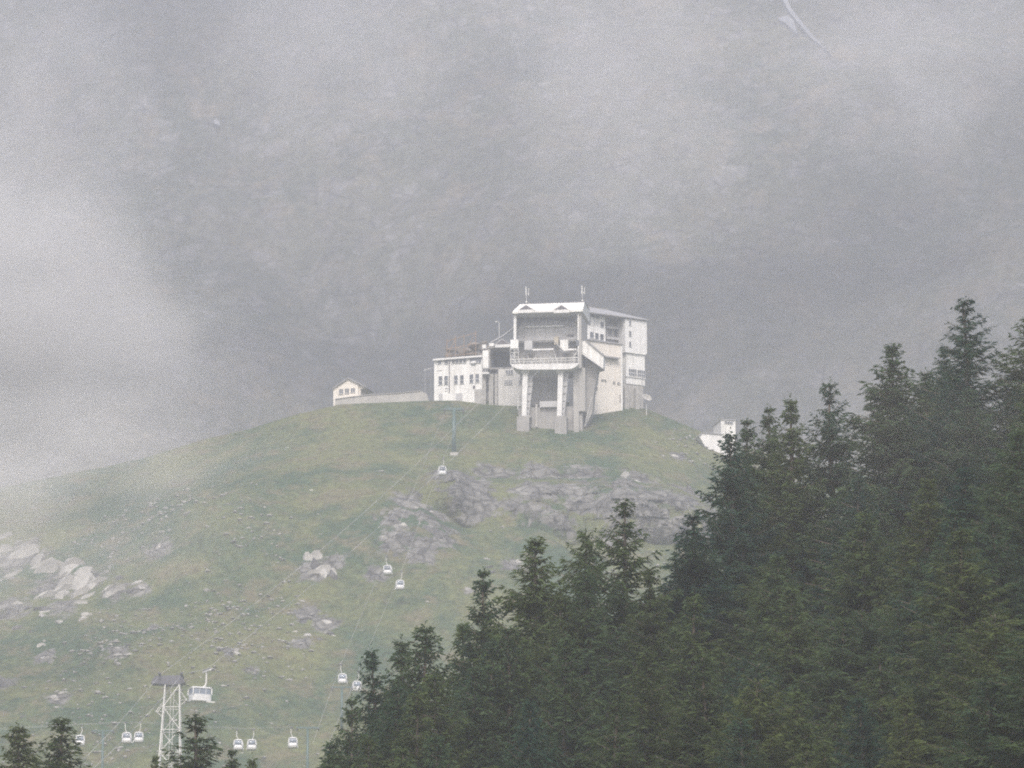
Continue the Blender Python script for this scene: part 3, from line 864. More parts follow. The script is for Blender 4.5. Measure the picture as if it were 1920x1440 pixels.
# brown rubble bank behind the annex roof
mound = nm(empty('rubble_bank', at(868, 700, 1024)), 'brown rubble bank rising behind the flat roof of the white annex', 'rubble')
rocks_brown = [rock_mesh(80 + i, 'rock', M['rock_brown']) for i in range(4)]
for k in range(46):
    f = rr.random()
    px_ = 828 + 98 * f
    top = np.interp(px_, [828, 845, 870, 900, 926], [655, 648, 645, 640, 636])
    py_ = rr.uniform(top + 6, 694)
    o = bpy.data.objects.new('rock', rr.choice(rocks_brown)); C.objects.link(o); o.parent = mound
    o.location = at(px_, py_, 1019 + rr.uniform(0, 5)) - mound.location
    q = rr.uniform(0.8, 1.5)
    o.scale = (q * 1.3, q, q * 0.8); o.rotation_euler = (rr.uniform(-0.5, 0.5), rr.uniform(-0.5, 0.5), rr.uniform(0, 6))

# ------------------------------------------------------------------ hotel (right)
H = Frame(1105, 640, 1001, 31)
ho = nm(H.root('hotel_building'), 'white hotel block with slate roof and overhanging tower wing, behind the cream building', 'building')
H.pbox('wall', 1101, 584, 1135, 648, 0.0, 7.0, M['white'], ho, drop=2)
H.pbox('recessed_wall', 1135.2, 592, 1176, 650, 1.8, 7.0, M['wall_grey'], ho, drop=2)  # grey instead of white: the recess's shade is in the wall colour
H.pbox('tower_wing', 1172, 600, 1213, 661, -1.2, 7.0, M['white_clean'], ho)
H.pbox('tower_wing_lower', 1174, 663, 1209, 721, -0.9, 6.6, M['white'], ho)
H.pbox('string_course', 1172, 660.6, 1211, 662.8, -1.24, 6.7, M['white'], ho)
for (x, y) in ((1111.5, 590), (1120, 592.2), (1103.5, 603)):
    window(H, ho, x - 3.1, y - 5.0, x + 3.1, y + 5.0, -0.01, rows=1)
window(H, ho, 1126, 604.5, 1132, 613.5, -0.01, rows=1)
for (x, y) in ((1109.5, 628.5), (1119, 630.5), (1128.5, 632.5)):
    window(H, ho, x - 3.3, y - 5.6, x + 3.3, y + 5.6, -0.01, rows=1)
for (x, y) in ((1144, 602), (1154, 604.5), (1164, 607), (1144, 622), (1154, 624.5), (1164, 627)):
    window(H, ho, x - 2.6, y - 5.2, x + 2.6, y + 5.2, 1.79, rows=1, fmat='concrete_pale')
H.pbox('balcony', 1138, 613, 1171, 617, 0.9, 1.79, M['wall_grey'], ho)
H.pbox('balcony', 1138, 633, 1171, 637, 0.9, 1.79, M['wall_grey'], ho)
for y in (605.5, 625.5, 645):
    window(H, ho, 1179.6, y - 4.4, 1183.2, y + 4.4, -1.21, rows=1)
for k in range(8):
    x = 1179 + k * 3.7 + (1.4 if k > 3 else 0)
    window(H, ho, x, 691.5 + k * 0.55, x + 3.2, 703.5 + k * 0.55, -0.91, rows=2, fr=0.03)
H.pbox('window_sill_band', 1174, 706.5, 1210.5, 708, -1.1, -0.9, M['white_clean'], ho)
# hipped slate roof
e0 = H.uv(1098, 582.5, -1.6); e1 = H.uv(1217, 603.3, -1.6)
zE = (H.uv(1100, 583, -1.6)[1] + H.uv(1214, 603, -1.6)[1]) / 2
L0, L1 = e0[0], e1[0]
rz = zE + 2.3
hr = MB()
hr.v = [(L0, -1.6, zE), (L1, -1.6, zE), (L1, 8.0, zE), (L0, 8.0, zE), (L0, -1.6, zE + 0.18), (L1, -1.6, zE + 0.18), (L1, 8.0, zE + 0.18), (L0, 8.0, zE + 0.18),
        (L0 + 0.5, 3.2, rz), (L1 - 6.5, 3.2, rz)]
hr.f = [(0, 1, 2, 3), (0, 4, 5, 1), (1, 5, 6, 2), (2, 6, 7, 3), (3, 7, 4, 0), (4, 8, 9, 5), (5, 9, 6), (6, 9, 8, 7), (7, 8, 4)]
hro = hr.build('roof', M['roof_grey'], ho)
MB().tube((L0 + 0.5, 3.2, rz + 0.02), (L1 - 6.5, 3.2, rz + 0.02), 0.1).build('ridge_cap', M['concrete'], hro)

# cream building in front of the hotel
K = Frame(1110, 745, 996, 31)
cr = nm(K.root('cream_building'), 'cream rendered windowless building with flat roof below the white hotel block', 'building')
K.pbox('wall', 1098, 642, 1167, 757, 0.0, 6.0, M['cream'], cr, drop=3)
K.pbox('roof', 1097, 639.5, 1168, 641.8, -0.25, 6.2, M['roof_grey'], cr)
K.pbox('canopy', 1131, 668.5, 1163, 671, -1.0, -0.01, M['roof_grey'], cr)
K.pbox('corner_trim', 1164.5, 646, 1167.3, 756, -0.06, -0.005, M['white'], cr, drop=3)
for (x, y, w, h) in ((1132, 713, 9, 2.2), (1151, 717.2, 4, 3.4), (1160, 719, 5, 3.6)):
    window(K, cr, x - w / 2, y - h / 2, x + w / 2, y + h / 2, -0.01, rows=1, cols=2, fr=0.04, fmat='cream')
K.pbox('vent_box', 1117, 712, 1122, 717, -0.35, -0.01, M['wall_grey'], cr)
K.pbox('pipe', 1162.4, 740, 1163.3, 755, -0.12, -0.01, M['louver'], cr)
K.pbox('lamp_box', 1118, 727, 1121, 730, -0.2, -0.01, M['louver'], cr)

# rubble foundation under the tower wing
Q = Frame(1190, 740, 1003, 31)
fo = nm(Q.root('stone_foundation'), 'dark rubble stone foundation under the overhanging hotel wing', 'foundation')
Q.pbox('wall', 1163, 722, 1206, 757, 0.0, 5.0, M['stone'], fo, drop=3)
Q.pbox('buttress', 1172, 728, 1180, 757, -0.8, -0.01, M['stone'], fo, drop=3)
Q.pbox('buttress', 1192, 728, 1199, 760, -0.8, -0.01, M['stone'], fo, drop=3)

# satellite dish at the far corner
dp = at(1212, 752, 1000)
ds = nm(empty('satellite_dish', Vector((dp.x, dp.y, T1(dp.x, dp.y) - 0.2))), 'pale oval satellite dish on a short mast at the end of the foundation', 'satellite dish')
hz = at(1212, 747, 1000).z - ds.location.z
mb = MB()
nr, ns = 5, 16
for i in range(nr + 1):
    for j in range(ns):
        r_ = 1.0 * i / nr; t = 2 * math.pi * j / ns
        mb.v.append((r_ * math.cos(t) * 1.0, -0.35 * (r_ * r_), r_ * math.sin(t) * 0.75))
for i in range(nr):
    for j in range(ns):
        k = (j + 1) % ns
        mb.f.append((i * ns + j, i * ns + k, (i + 1) * ns + k, (i + 1) * ns + j))
dobj = mb.build('reflector', M['concrete_pale'], ds, smooth=True)
sm = dobj.modifiers.new('thick', 'SOLIDIFY'); sm.thickness = 0.06
dobj.location = (0, 0, hz); dobj.rotation_euler = (R(-25), R(18), R(15))
MB().tube((0.0, 0.1, 0), (0.0, 0.1, hz), 0.07).build('mast', M['steel_white'], ds)
MB().tube((0.0, 0.0, hz - 0.5), (0.1, -0.9, hz), 0.04).build('feed_arm', M['steel_dark'], ds)

# ------------------------------------------------------------------ small house and retaining wall (left)
Hs = Frame(624, 746, 1012, -16)
hs_ = nm(Hs.root('gabled_house'), 'small cream gabled house at the end of the retaining wall', 'house')
Hs.poly('wall', [(625, 762), (625, 727), (652, 709.5), (672, 720), (672, 762)], 0.0, 6.0, M['cream'], hs_)
g0, g1, g2 = Hs.uv(622.5, 727.5, -0.4), Hs.uv(652, 707.5, -0.4), Hs.uv(686, 724, -0.4)
th = 0.22
MB().prism([g0, g1, (g1[0], g1[1] - th), (g0[0], g0[1] - th)], -0.4, 6.3).build('roof', M['roof_grey'], hs_)
MB().prism([(g1[0] + 0.004, g1[1]), g2, (g2[0], g2[1] - th), (g1[0] + 0.004, g1[1] - th)], -0.4, 6.3).build('roof', M['roof_grey'], hs_)
Hs.poly('porch_wall', [(672.3, 762), (672.3, 720.5), (684, 723), (684, 728), (676, 729), (676, 762)], 0.3, 5.5, M['cream'], hs_)
for k in range(3):
    window(Hs, hs_, 636 + k * 11, 729.5 - k * 0.9, 643.5 + k * 11, 739 - k * 1.5, -0.01, rows=1, cols=2, fr=0.06, fmat='cream')

Rw = Frame(720, 758, 1009, -3)
rw = nm(Rw.root('retaining_wall'), 'long pale sloping retaining wall between the gabled house and the white annex', 'wall')
Rw.poly('wall', [(628, 775), (628, 749), (655, 745), (690, 741), (740, 738), (790, 733), (800, 738), (805, 752), (805, 775)], 0.0, 0.9, M['concrete_pale'], rw)
Rw.poly('coping', [(628, 748.9), (655, 744.9), (690, 740.9), (740, 737.9), (790, 732.9), (790, 731.6), (740, 736.6), (690, 739.6), (655, 743.6), (628, 747.6)], -0.15, 1.0, M['concrete'], rw)
gr_ = MB()
a_ = Rw.uv(796, 693, 2); b_ = Rw.uv(809, 690, 2)
# sloping handrail by the annex corner
hrn = nm(empty('handrail', at(800, 735, 1013)), 'pale sloping handrail beside the corner of the white annex', 'handrail')
for a, b in (((795, 694.5), (811, 689.5)),):
    MB().tube(rel(*a, 1013, hrn), rel(*b, 1013, hrn), 0.07, n=6).build('rail', M['steel_white'], hrn)
for px_ in (797, 808):
    MB().tube(rel(px_, 693, 1013, hrn), rel(px_, 745, 1013, hrn), 0.03, n=5).build('post', M['wall_grey'], hrn)

# ------------------------------------------------------------------ low white building (right, behind trees)
I = Frame(1352, 828, 995, 12)
lw = nm(I.root('low_white_building'), 'low white flat building half hidden by the conifers down the right slope', 'building')
I.poly('wall', [(1311, 818), (1317, 812.5), (1352, 815), (1352, 850), (1330, 850)], 0.0, 5.0, M['white_clean'], lw)
I.pbox('tower_block', 1352.2, 788, 1379, 832, -0.4, 5.5, M['white'], lw, drop=4)
I.pbox('roof', 1351, 786, 1380, 787.8, -0.6, 5.7, M['roof_grey'], lw)
window(I, lw, 1359, 791, 1374, 794, -0.41, rows=1, cols=3, fr=0.05, fmat='wall_grey')
I.poly('roof_edge', [(1311, 817.8), (1317, 812.2), (1352, 814.7), (1352, 813.2), (1316.5, 810.8), (1310, 817)], -0.2, 5.1, M['roof_grey'], lw)

# ------------------------------------------------------------------ lift towers
tp = hit(851, 853)
lift = nm(empty('lift_tower', tp), 'blue-green tubular gondola lift tower on the grass below the annex', 'lift tower')
hgt = at(851, 768, tp.y).z - tp.z
MB().tube((0, 0, -1), (0, 0, hgt), 0.42, 0.30, n=14).build('post', M['steel_teal'], lift, smooth=True)
MB().box(-1.9, 1.9, -0.22, 0.22, hgt - 0.1, hgt + 0.3).build('cross_arm', M['steel_teal'], lift)
for s in (-1, 1):
    b = MB().box(s * 1.75 - 0.12, s * 1.75 + 0.12, -1.6, 1.6, hgt - 0.3, hgt - 0.12).build('sheave_beam', M['steel_dark'], lift)
    for k in range(4):
        MB().tube((s * 1.75 - 0.08, -1.35 + 0.9 * k, hgt - 0.42), (s * 1.75 + 0.08, -1.35 + 0.9 * k, hgt - 0.42), 0.2, n=10).build('sheave', M['steel_dark'], b)
MB().box(-0.7, 0.7, -0.7, 0.7, -0.8, 0.25).build('footing', M['concrete_pale'], lift)
MB().path([(-1.2, 0, hgt + 0.3), (-1.0, 0, hgt + 1.0), (1.0, 0, hgt + 1.0), (1.2, 0, hgt + 0.3)], 0.06).build('lifting_frame', M['steel_teal'], lift)

def small_tower(px, pytop, Y, label):
    t = at(px, pytop, Y)
    g = T1(t.x, Y)
    r = nm(empty('lift_tower', Vector((t.x, Y, g))), label, 'lift tower', 'slim lift towers at the foot of the slope')
    h_ = t.z - g
    MB().tube((0, 0, -0.5), (0, 0, h_), 0.22, 0.17, n=12).build('post', M['steel_teal'], r, smooth=True)
    MB().box(-1.7, 1.7, -0.15, 0.15, h_, h_ + 0.25).build('cross_arm', M['steel_teal'], r)
    for s in (-1, 1):
        MB().box(s * 1.6 - 0.1, s * 1.6 + 0.1, -1.0, 1.0, h_ - 0.2, h_ - 0.005).build('sheave_beam', M['steel_dark'], r)
    return r
small_tower(193, 1372, 800, 'slim blue-green lift tower beside the conifers in the lower left corner')
small_tower(577, 1366, 800, 'slim blue-green lift tower just left of the forest edge')
small_tower(641, 1290, 842, 'slim blue-green lift tower standing under the upper gondolas by the forest edge')

# ------------------------------------------------------------------ tramway lattice pylon
PY = 780.0
ptop = at(324, 1285, PY)
pg = T1(ptop.x - 0.6, PY)
pyl = nm(empty('lattice_pylon', Vector((ptop.x, PY, pg))), 'white steel lattice tramway pylon with dark head rising behind the lower left conifers', 'pylon')
ph = ptop.z - pg
top_h, bot_h = 1.05, 2.1
lean = -0.75 * 0
def leg(sx, sy, z):
    f = z / ph
    w = bot_h + (top_h - bot_h) * f
    return Vector((sx * w - 0.62 * (1 - f) * 0.9, sy * w, z))
for sx in (-1, 1):
    for sy in (-1, 1):
        MB().tube(leg(sx, sy, -0.5), leg(sx, sy, ph), 0.14, 0.11, n=6).build('leg', M['steel_white'], pyl)
lv = list(np.linspace(0, ph, 8))
for i, z in enumerate(lv):
    if i:
        for (a, b) in (((-1, -1), (1, -1)), ((1, -1), (1, 1)), ((1, 1), (-1, 1)), ((-1, 1), (-1, -1))):
            MB().tube(leg(*a, z), leg(*b, z), 0.06, n=5).build('cross_bar', M['steel_white'], pyl)
for i in range(len(lv) - 1):
    for (a, b) in (((-1, -1), (1, -1)), ((1, -1), (1, 1)), ((1, 1), (-1, 1)), ((-1, 1), (-1, -1))):
        if i % 2: a, b = b, a
        MB().tube(leg(*a, lv[i]), leg(*b, lv[i + 1]), 0.07, n=5).build('diagonal', M['steel_white'], pyl)
# middle ladder shaft
for s in (-0.22, 0.22):
    MB().tube((s - 0.5, -0.2, 0), (s, -0.2, ph), 0.05, n=5).build('ladder_rail', M['steel_white'], pyl)
hd = MB()
hd.prism([(-3.2, 0.15), (-2.6, 1.25), (1.3, 1.35), (1.9, 0.3), (1.2, 0.02), (-1.2, 0.02)], -1.2, 1.2)
ho_ = hd.build('pylon_head', M['steel_dark'], pyl); ho_.location = (0, 0, ph)
for s, off in ((-1, -1.9), (1, 1.35)):
    MB().box(off - 0.14, off + 0.14, -2.6, 2.6, ph + 1.36, ph + 1.6).build('rope_saddle', M['steel_dark'], pyl)
for s, zz in ((-1, 4.0), (1, 2.3)):
    w = leg(s, -1, ph - zz).x
    b = MB().box(min(w, w + s * 1.1), max(w, w + s * 1.1), -0.9, 0.9, ph - zz - 0.06, ph - zz).build('work_platform', M['steel_white'], pyl)
    for yy in (-0.85, 0.85):
        MB().tube((w + s * 1.05, yy, ph - zz), (w + s * 0.1, yy, ph - zz + 1.3), 0.05, n=5).build('stay', M['steel_white'], b)
        MB().tube((w + s * 1.05, yy, ph - zz - 0.03), (w + s * 0.0, yy, ph - zz - 0.9), 0.05, n=5).build('stay', M['steel_white'], b)

# ------------------------------------------------------------------ cabins
def rbox(w0, w1, d0, d1, z0, z1, prof):
    """rounded shell: rings (z fraction, width scale) of a rounded rectangle"""
    mb = MB(); n = 20; rings = []
    for (fz, sc) in prof:
        ring = []
        for i in range(n):
            t = 2 * math.pi * i / n
            cx_, cy_ = math.cos(t), math.sin(t)
            e = 0.45
            x = math.copysign(abs(cx_) ** e, cx_) * w1 * sc; y = math.copysign(abs(cy_) ** e, cy_) * d1 * sc
            ring.append(len(mb.v)); mb.v.append((x, y, z0 + (z1 - z0) * fz))
        rings.append(ring)
    for a, b in zip(rings[:-1], rings[1:]):
        for i in range(n):
            j = (i + 1) % n
            mb.f.append((a[i], a[j], b[j], b[i]))
    mb.f.append(tuple(reversed(rings[0]))); mb.f.append(tuple(rings[-1]))
    return mb

def make_gondola():
    r = empty('gondola_cabin', (0, 0, 0))
    # origin at the rope grip; the cabin hangs below
    zt, zb = -1.75, -3.55
    rbox(0, 0.78, 0, 0.80, zb, zb + 0.82, ((0, 0.80), (0.12, 0.98), (0.55, 1.04), (1.0, 0.97))).build('lower_shell', M['cabin'], r, smooth=True)
    rbox(0, 0.70, 0, 0.72, zb + 0.821, zt - 0.16, ((0, 1.0), (1.0, 0.86))).build('window_band', M['glass_blue'], r, smooth=True)
    rbox(0, 0.70, 0, 0.72, zt - 0.22, zt, ((0, 0.94), (0.5, 0.92), (1.0, 0.66))).build('roof', M['cabin'], r, smooth=True)
    for sx in (-1, 1):
        for sy in (-1, 1):
            MB().tube((sx * 0.70, sy * 0.71, zb + 0.80), (sx * 0.60, sy * 0.61, zt - 0.18), 0.12, 0.10, n=6).build('corner_post', M['cabin'], r)
    MB().box(-0.9, -0.78, -0.35, 0.35, zb + 0.05, zb + 0.4).build('ski_rack', M['steel_white'], r)
    MB().path([(0.0, 0, zt - 0.02), (0.16, 0, zt + 0.25), (0.30, 0, zt + 0.6), (0.30, 0, -0.12)], 0.065, n=6).build('hanger_arm', M['steel_white'], r)
    MB().box(0.05, 0.42, -0.25, 0.25, -0.14, 0.02).build('grip', M['steel_dark'], r)
    return r
def copy_tree(o, parent=None):
    c = o.copy(); C.objects.link(c)
    if parent is not None: c.parent = parent
    for ch in o.children:
        copy_tree(ch, c)
    return c
proto = make_gondola()
gond = [
    (829, 884, 930, 0.1, 0, 'white gondola cabin nearest the blue-green lift tower, over the cliff'),
    (727, 1070, 893, -0.1, 1, 'white gondola cabin over the dark rocks, upper of the close pair'),
    (750, 1098, 889, 0.1, 0, 'white gondola cabin over the grass, lower of the close pair beneath the dark rocks'),
    (642, 1274, 845, 0.05, 1, 'white gondola cabin above the slim tower, left of the cabin hidden in tree tops'),
    (669, 1288, 842, 0.1, 0, 'white gondola cabin half hidden by the tree tops at the forest edge'),
    (150, 1390, 798, 0.1, 0, 'white gondola cabin partly behind the left corner conifers'),
    (238, 1385, 798, -0.05, 1, 'white gondola cabin beside the lattice pylon, outer one of its pair'),
    (260, 1384, 804, 0.1, 0, 'white gondola cabin beside the lattice pylon, the one closer to it'),
    (447, 1398, 800, -0.05, 1, 'white gondola cabin beside the small conifer top, first of the pair right of the pylon'),
    (472, 1398, 806, 0.1, 0, 'white gondola cabin above the leaning tree top, second of the pair right of the pylon'),
    (549, 1394, 800, 0.05, 1, 'lone white gondola cabin next to the slim lift tower by the forest edge'),
]
GP = []
for i, (px, py, Y, rz_, side, lab) in enumerate(gond):
    o = proto if i == 0 else copy_tree(proto)
    c = at(px, py, Y)
    flip = -1 if side else 1
    o.location = (c.x, c.y, c.z + 2.75 * 0.92)
    o.scale = (0.92, 0.92, 0.92)
    o.rotation_euler = (0, 0, rz_ + (math.pi if side else 0))
    GP.append(Vector((c.x + 0.25 * flip, c.y, c.z + 2.77 * 0.92)))
    nm(o, lab, 'gondola', 'gondola cabins on the lift ropes')

# tram cabin
TY = 772.0
tc_ = at(375, 1302, TY)
tr = nm(empty('tram_cabin', (tc_.x, tc_.y, tc_.z), 0.42), 'large white aerial tram cabin with wide windows hanging beside the lattice pylon', 'cable car')
rbox(0, 1.55, 0, 1.15, -1.15, -0.1, ((0, 0.90), (0.1, 1.0), (1.0, 1.0))).build('lower_shell', M['cabin'], tr, smooth=False)
rbox(0, 1.50, 0, 1.10, -0.099, 0.78, ((0, 1.0), (1.0, 0.96))).build('window_band', M['glass_blue'], tr)
rbox(0, 1.55, 0, 1.15, 0.781, 1.0, ((0, 1.0), (0.6, 1.0), (1.0, 0.9))).build('roof', M['cabin'], tr)
for sx, sy in ((-1, -1), (1, -1), (1, 1), (-1, 1)):
    MB().tube((sx * 1.46, sy * 1.06, -0.1), (sx * 1.41, sy * 1.02, 0.79), 0.11, n=6).build('corner_post', M['cabin'], tr)
for x in (-0.5, 0.5):
    MB().tube((x, -1.12, -0.1), (x, -1.07, 0.79), 0.04, n=5).build('window_post', M['cabin'], tr)
MB().path([(0.2, 0, 0.98), (0.75, 0, 1.25), (0.95, 0, 1.7), (1.0, 0, 3.4)], 0.13, n=8).build('hanger_arm', M['steel_white'], tr)
MB().tube((-1.2, 0, 1.08), (1.2, 0, 1.08), 0.08).build('suspension_beam', M['steel_white'], tr)
cg = MB().box(0.85, 1.15, -1.5, 1.5, 3.4, 3.62).build('carriage', M['steel_white'], tr)
for k in range(6):
    MB().tube((0.9, -1.25 + 0.5 * k, 3.7), (1.1, -1.25 + 0.5 * k, 3.7), 0.13, n=10).build('carriage_wheel', M['steel_dark'], cg)
MB().box(0.6, 1.9, -1.2, -1.0, -1.3, -1.1).build('bumper', M['steel_white'], tr)

# ropes
def sag(a, b, s, n=14):
    a, b = Vector(a), Vector(b)
    return [a.lerp(b, k / n) - Vector((0, 0, 4 * s * (k / n) * (1 - k / n))) for k in range(n + 1)]
def rope(pts, r, label, group):
    base = pts[0]
    mb = MB()
    mb.path([p - base for p in pts], r, n=5)
    o = mb.build('wire_rope', M['rope'], None, smooth=True)
    o.location = base
    nm(o, label, 'cable', group)
    return o
ca = Vector((math.cos(0.42), math.sin(0.42), 0))
car = tr.location + ca * 1.0 + Vector((0, 0, 3.84))
stn = at(1000, 664, 981)
hd1 = Vector((ptop.x - 1.9, PY, pg + ph + 1.62)); hd2 = Vector((ptop.x + 1.35, PY, pg + ph + 1.62))
up1 = at(985, 662, 984); up2 = at(1040, 662, 984)
low1 = at(-90, 1620, 560); low2 = at(-60, 1620, 560)
rope(sag(low1, hd1, 2) + sag(hd1, up1, 3)[1:], 0.030, 'outer track rope running over the pylon head up to the station', 'tramway track ropes')
rope(sag(low2, hd2, 2) + [car] + sag(car, up2, 2.5)[1:], 0.030, 'track rope that carries the tram cabin up to the station', 'tramway track ropes')
th_ = tp.z + hgt - 0.62
A1 = Vector((tp.x - 1.75, tp.y, th_)); A2 = Vector((tp.x + 1.75, tp.y, th_))
stA = at(925, 690, 999); stB = at(938, 690, 999)
endL = at(586, 1395, 822); endR = at(612, 1405, 820)
rope([endL, GP[3], GP[1], A1, stA], 0.018, 'haul rope of the gondola lift with the higher cabins of each pair', 'gondola haul ropes')
rope([endR, GP[4], GP[2], GP[0], A2, stB], 0.018, 'haul rope of the gondola lift with the lower cabins of each pair', 'gondola haul ropes')
rope([at(-140, 1372, 796), GP[6], GP[8], GP[10], endL], 0.017, 'nearly level haul rope at the foot of the slope, nearer strand', 'gondola haul ropes')
rope([at(-140, 1376, 800), GP[5], GP[7], GP[9], endR], 0.017, 'nearly level haul rope at the foot of the slope, farther strand', 'gondola haul ropes')

# snow left in a gully high on the mountain
def snow(name, pts, label):
    top = []
    for (px, py) in pts:
        p = hit(px, py, 1300, 3150, 2.0)
        if p is None: return
        top.append(p)
    base = sum(top, Vector()) / len(top)
    mb = MB(); k = len(top)
    for p in top: mb.v.append(tuple(p - base + Vector((0, -1.2, 0.9))))
    for p in top: mb.v.append(tuple(p - base + Vector((0, 3.0, -2.5))))
    half = k // 2
    for i in range(half - 1):
        mb.f.append((i, i + 1, k - 2 - i, k - 1 - i))
    for i in range(k):
        j = (i + 1) % k
        mb.f.append((i, k + i, k + j, j))
    o = mb.build(name, M['snow'], None)
    o.location = base
    nm(o, label, 'snow patch', 'snow left high on the mountain')
snow('snow_patch', [(1468, -8), (1484, 24), (1502, 46), (1526, 76), (1558, 110), (1554, 108), (1520, 76), (1495, 48), (1477, 26), (1460, -6)], 'long thin curved snow streak high on the misty mountain')
snow('snow_patch', [(1459, 42), (1478, 36), (1488, 46), (1497, 70), (1494, 69), (1482, 58), (1472, 50), (1460, 44)], 'short wedge of snow beside the long curved snow streak')
snow('snow_patch', [(402, 236), (406, 232), (412, 236), (412, 241), (407, 243), (402, 241)], 'tiny white snow spot alone on the mountain above the mist bank')

# ------------------------------------------------------------------ conifers
def make_conifer(seed, H=18.0, taper=0.92, rad=3.3, open_=0.25, levels=46, droop=0.25, upturn=0.35):
    rng = np.random.RandomState(seed)
    V = []
    quads = []
    bv, bf_ = [], []
    z = 0.06 * H
    br = []
    levels = int(levels * 1.45)
    for k in range(levels):
        t = (k + rng.rand() * 0.6) / levels
        zz = H * (0.05 + 0.945 * t ** 0.92)
        f = zz / H
        prof = (1 - f) ** taper
        nb = rng.randint(4, 8) if f < 0.9 else rng.randint(3, 5)
        a0 = rng.rand() * 6.28
        if rng.rand() < open_ * 0.6 and f < 0.85: nb = max(2, nb - 3)
        for j in range(nb):
            L = rad * prof * rng.uniform(0.68, 1.10) + 0.10
            if rng.rand() < 0.06 and f < 0.75: L *= 1.3
            if rng.rand() < open_ * 0.4: L *= rng.uniform(0.45, 0.8)
            br.append((zz, a0 + 6.283 * j / nb + rng.uniform(-0.4, 0.4), L, f))
    tw_b, tw_d, tw_l, tw_w = [], [], [], []
    for (zz, a, L, f) in br:
        ca_, sa_ = math.cos(a), math.sin(a)
        el = 0.60 * f ** 2.0 - droop * (1 - f) + rng.uniform(-0.22, 0.22)
        n = max(4, int(L / 0.13))
        s = np.linspace(0.05, 1.0, n)
        rad_ = L * s * math.cos(el)
        hh = zz + L * s * math.sin(el) - droop * 0.5 * L * s ** 1.5 * (1 - s) + upturn * 0.28 * L * s ** 3
        side = rng.uniform(-0.12, 0.12) * L * s ** 2
        P = np.stack([ca_ * rad_ - sa_ * side, sa_ * rad_ + ca_ * side, hh], 1)
        # thin woody branch
        k0 = len(bv)
        step = [0, n // 2, n - 1]
        for q in step:
            w = 0.045 * (1 - 0.8 * s[q]) * (0.6 + L / 4)
            bv.extend([(P[q, 0] - sa_ * w, P[q, 1] + ca_ * w, P[q, 2]), (P[q, 0] + sa_ * w, P[q, 1] - ca_ * w, P[q, 2]), (P[q, 0], P[q, 1], P[q, 2] - 1.6 * w)])
        for q in range(2):
            b0 = k0 + q * 3
            bf_.extend([(b0, b0 + 3, b0 + 4, b0 + 1), (b0 + 1, b0 + 4, b0 + 5, b0 + 2), (b0 + 2, b0 + 5, b0 + 3, b0)])
        rep = 7
        for c in range(rep):
            m = n
            sd = np.where(rng.rand(m) < 0.5, 1.0, -1.0)
            fw = rng.uniform(0.2, 1.0, m)
            dx = ca_ * fw - sa_ * sd * rng.uniform(0.3, 1.1, m)
            dy = sa_ * fw + ca_ * sd * rng.uniform(0.3, 1.1, m)
            dz = rng.uniform(-0.9, 0.25, m)
            D = np.stack([dx, dy, dz], 1); D /= np.linalg.norm(D, axis=1)[:, None]
            ln = (0.20 + 0.42 * (1 - s) * min(1, L / 2.2) + 0.12) * (0.4 + 0.6 * min(1.0, L / 1.1)) * rng.uniform(0.6, 1.3, m)
            tw_b.append(P + rng.normal(0, 0.05, P.shape)); tw_d.append(D); tw_l.append(ln); tw_w.append(rng.uniform(0.018, 0.045, m))
    # leader
    nt_ = 16
    zz = np.linspace(H * 0.93, H, nt_)
    D = np.stack([rng.normal(0, 0.6, nt_), rng.normal(0, 0.6, nt_), np.full(nt_, 0.7)], 1); D /= np.linalg.norm(D, axis=1)[:, None]
    tw_b.append(np.stack([zz * 0, zz * 0, zz], 1)); tw_d.append(D); tw_l.append(np.linspace(0.35, 0.15, nt_)); tw_w.append(np.full(nt_, 0.03))
    B = np.concatenate(tw_b); D = np.concatenate(tw_d); Ln = np.concatenate(tw_l)[:, None]; W = np.concatenate(tw_w)[:, None]
    rnd = rng.normal(0, 1, D.shape)
    S = np.cross(D, rnd); S /= np.linalg.norm(S, axis=1)[:, None] + 1e-9
    v = np.stack([B, B + D * Ln * 0.5 + S * W, B + D * Ln, B + D * Ln * 0.5 - S * W], 1).reshape(-1, 3)
    f = np.arange(len(v)).reshape(-1, 4)
    def mesh(name, v, f, mat):
        me = bpy.data.meshes.new(name)
        f = np.asarray(f, dtype=np.int32); v = np.asarray(v, dtype=np.float32)
        me.vertices.add(len(v)); me.vertices.foreach_set('co', v.ravel())
        me.loops.add(f.size); me.loops.foreach_set('vertex_index', f.ravel())
        me.polygons.add(len(f)); me.polygons.foreach_set('loop_start', np.arange(0, f.size, 4, dtype=np.int32))
        me.update(calc_edges=True)
        me.materials.append(mat)
        return me
    crown = mesh('crown', v, f, M['needles'])
    # trunk with its limbs
    tv, tf = [], []
    nseg, ns_ = 7, 8
    wob = rng.normal(0, 0.03, (nseg + 1, 2)); wob[0] = 0
    for i in range(nseg + 1):
        fz = i / nseg
        r_ = 0.30 * (1 - fz) ** 0.85 + 0.015
        for j in range(ns_):
            t = 6.2832 * j / ns_
            tv.append((wob[i, 0] + r_ * math.cos(t), wob[i, 1] + r_ * math.sin(t), -0.6 * (i == 0) + fz * H * 0.985))
    for i in range(nseg):
        for j in range(ns_):
            k = (j + 1) % ns_
            tf.append((i * ns_ + j, i * ns_ + k, (i + 1) * ns_ + k, (i + 1) * ns_ + j))
    off = len(tv)
    tv += bv; tf += [tuple(off + i for i in q) for q in bf_]
    trunk = mesh('trunk', tv, tf, M['bark'])
    return crown, trunk
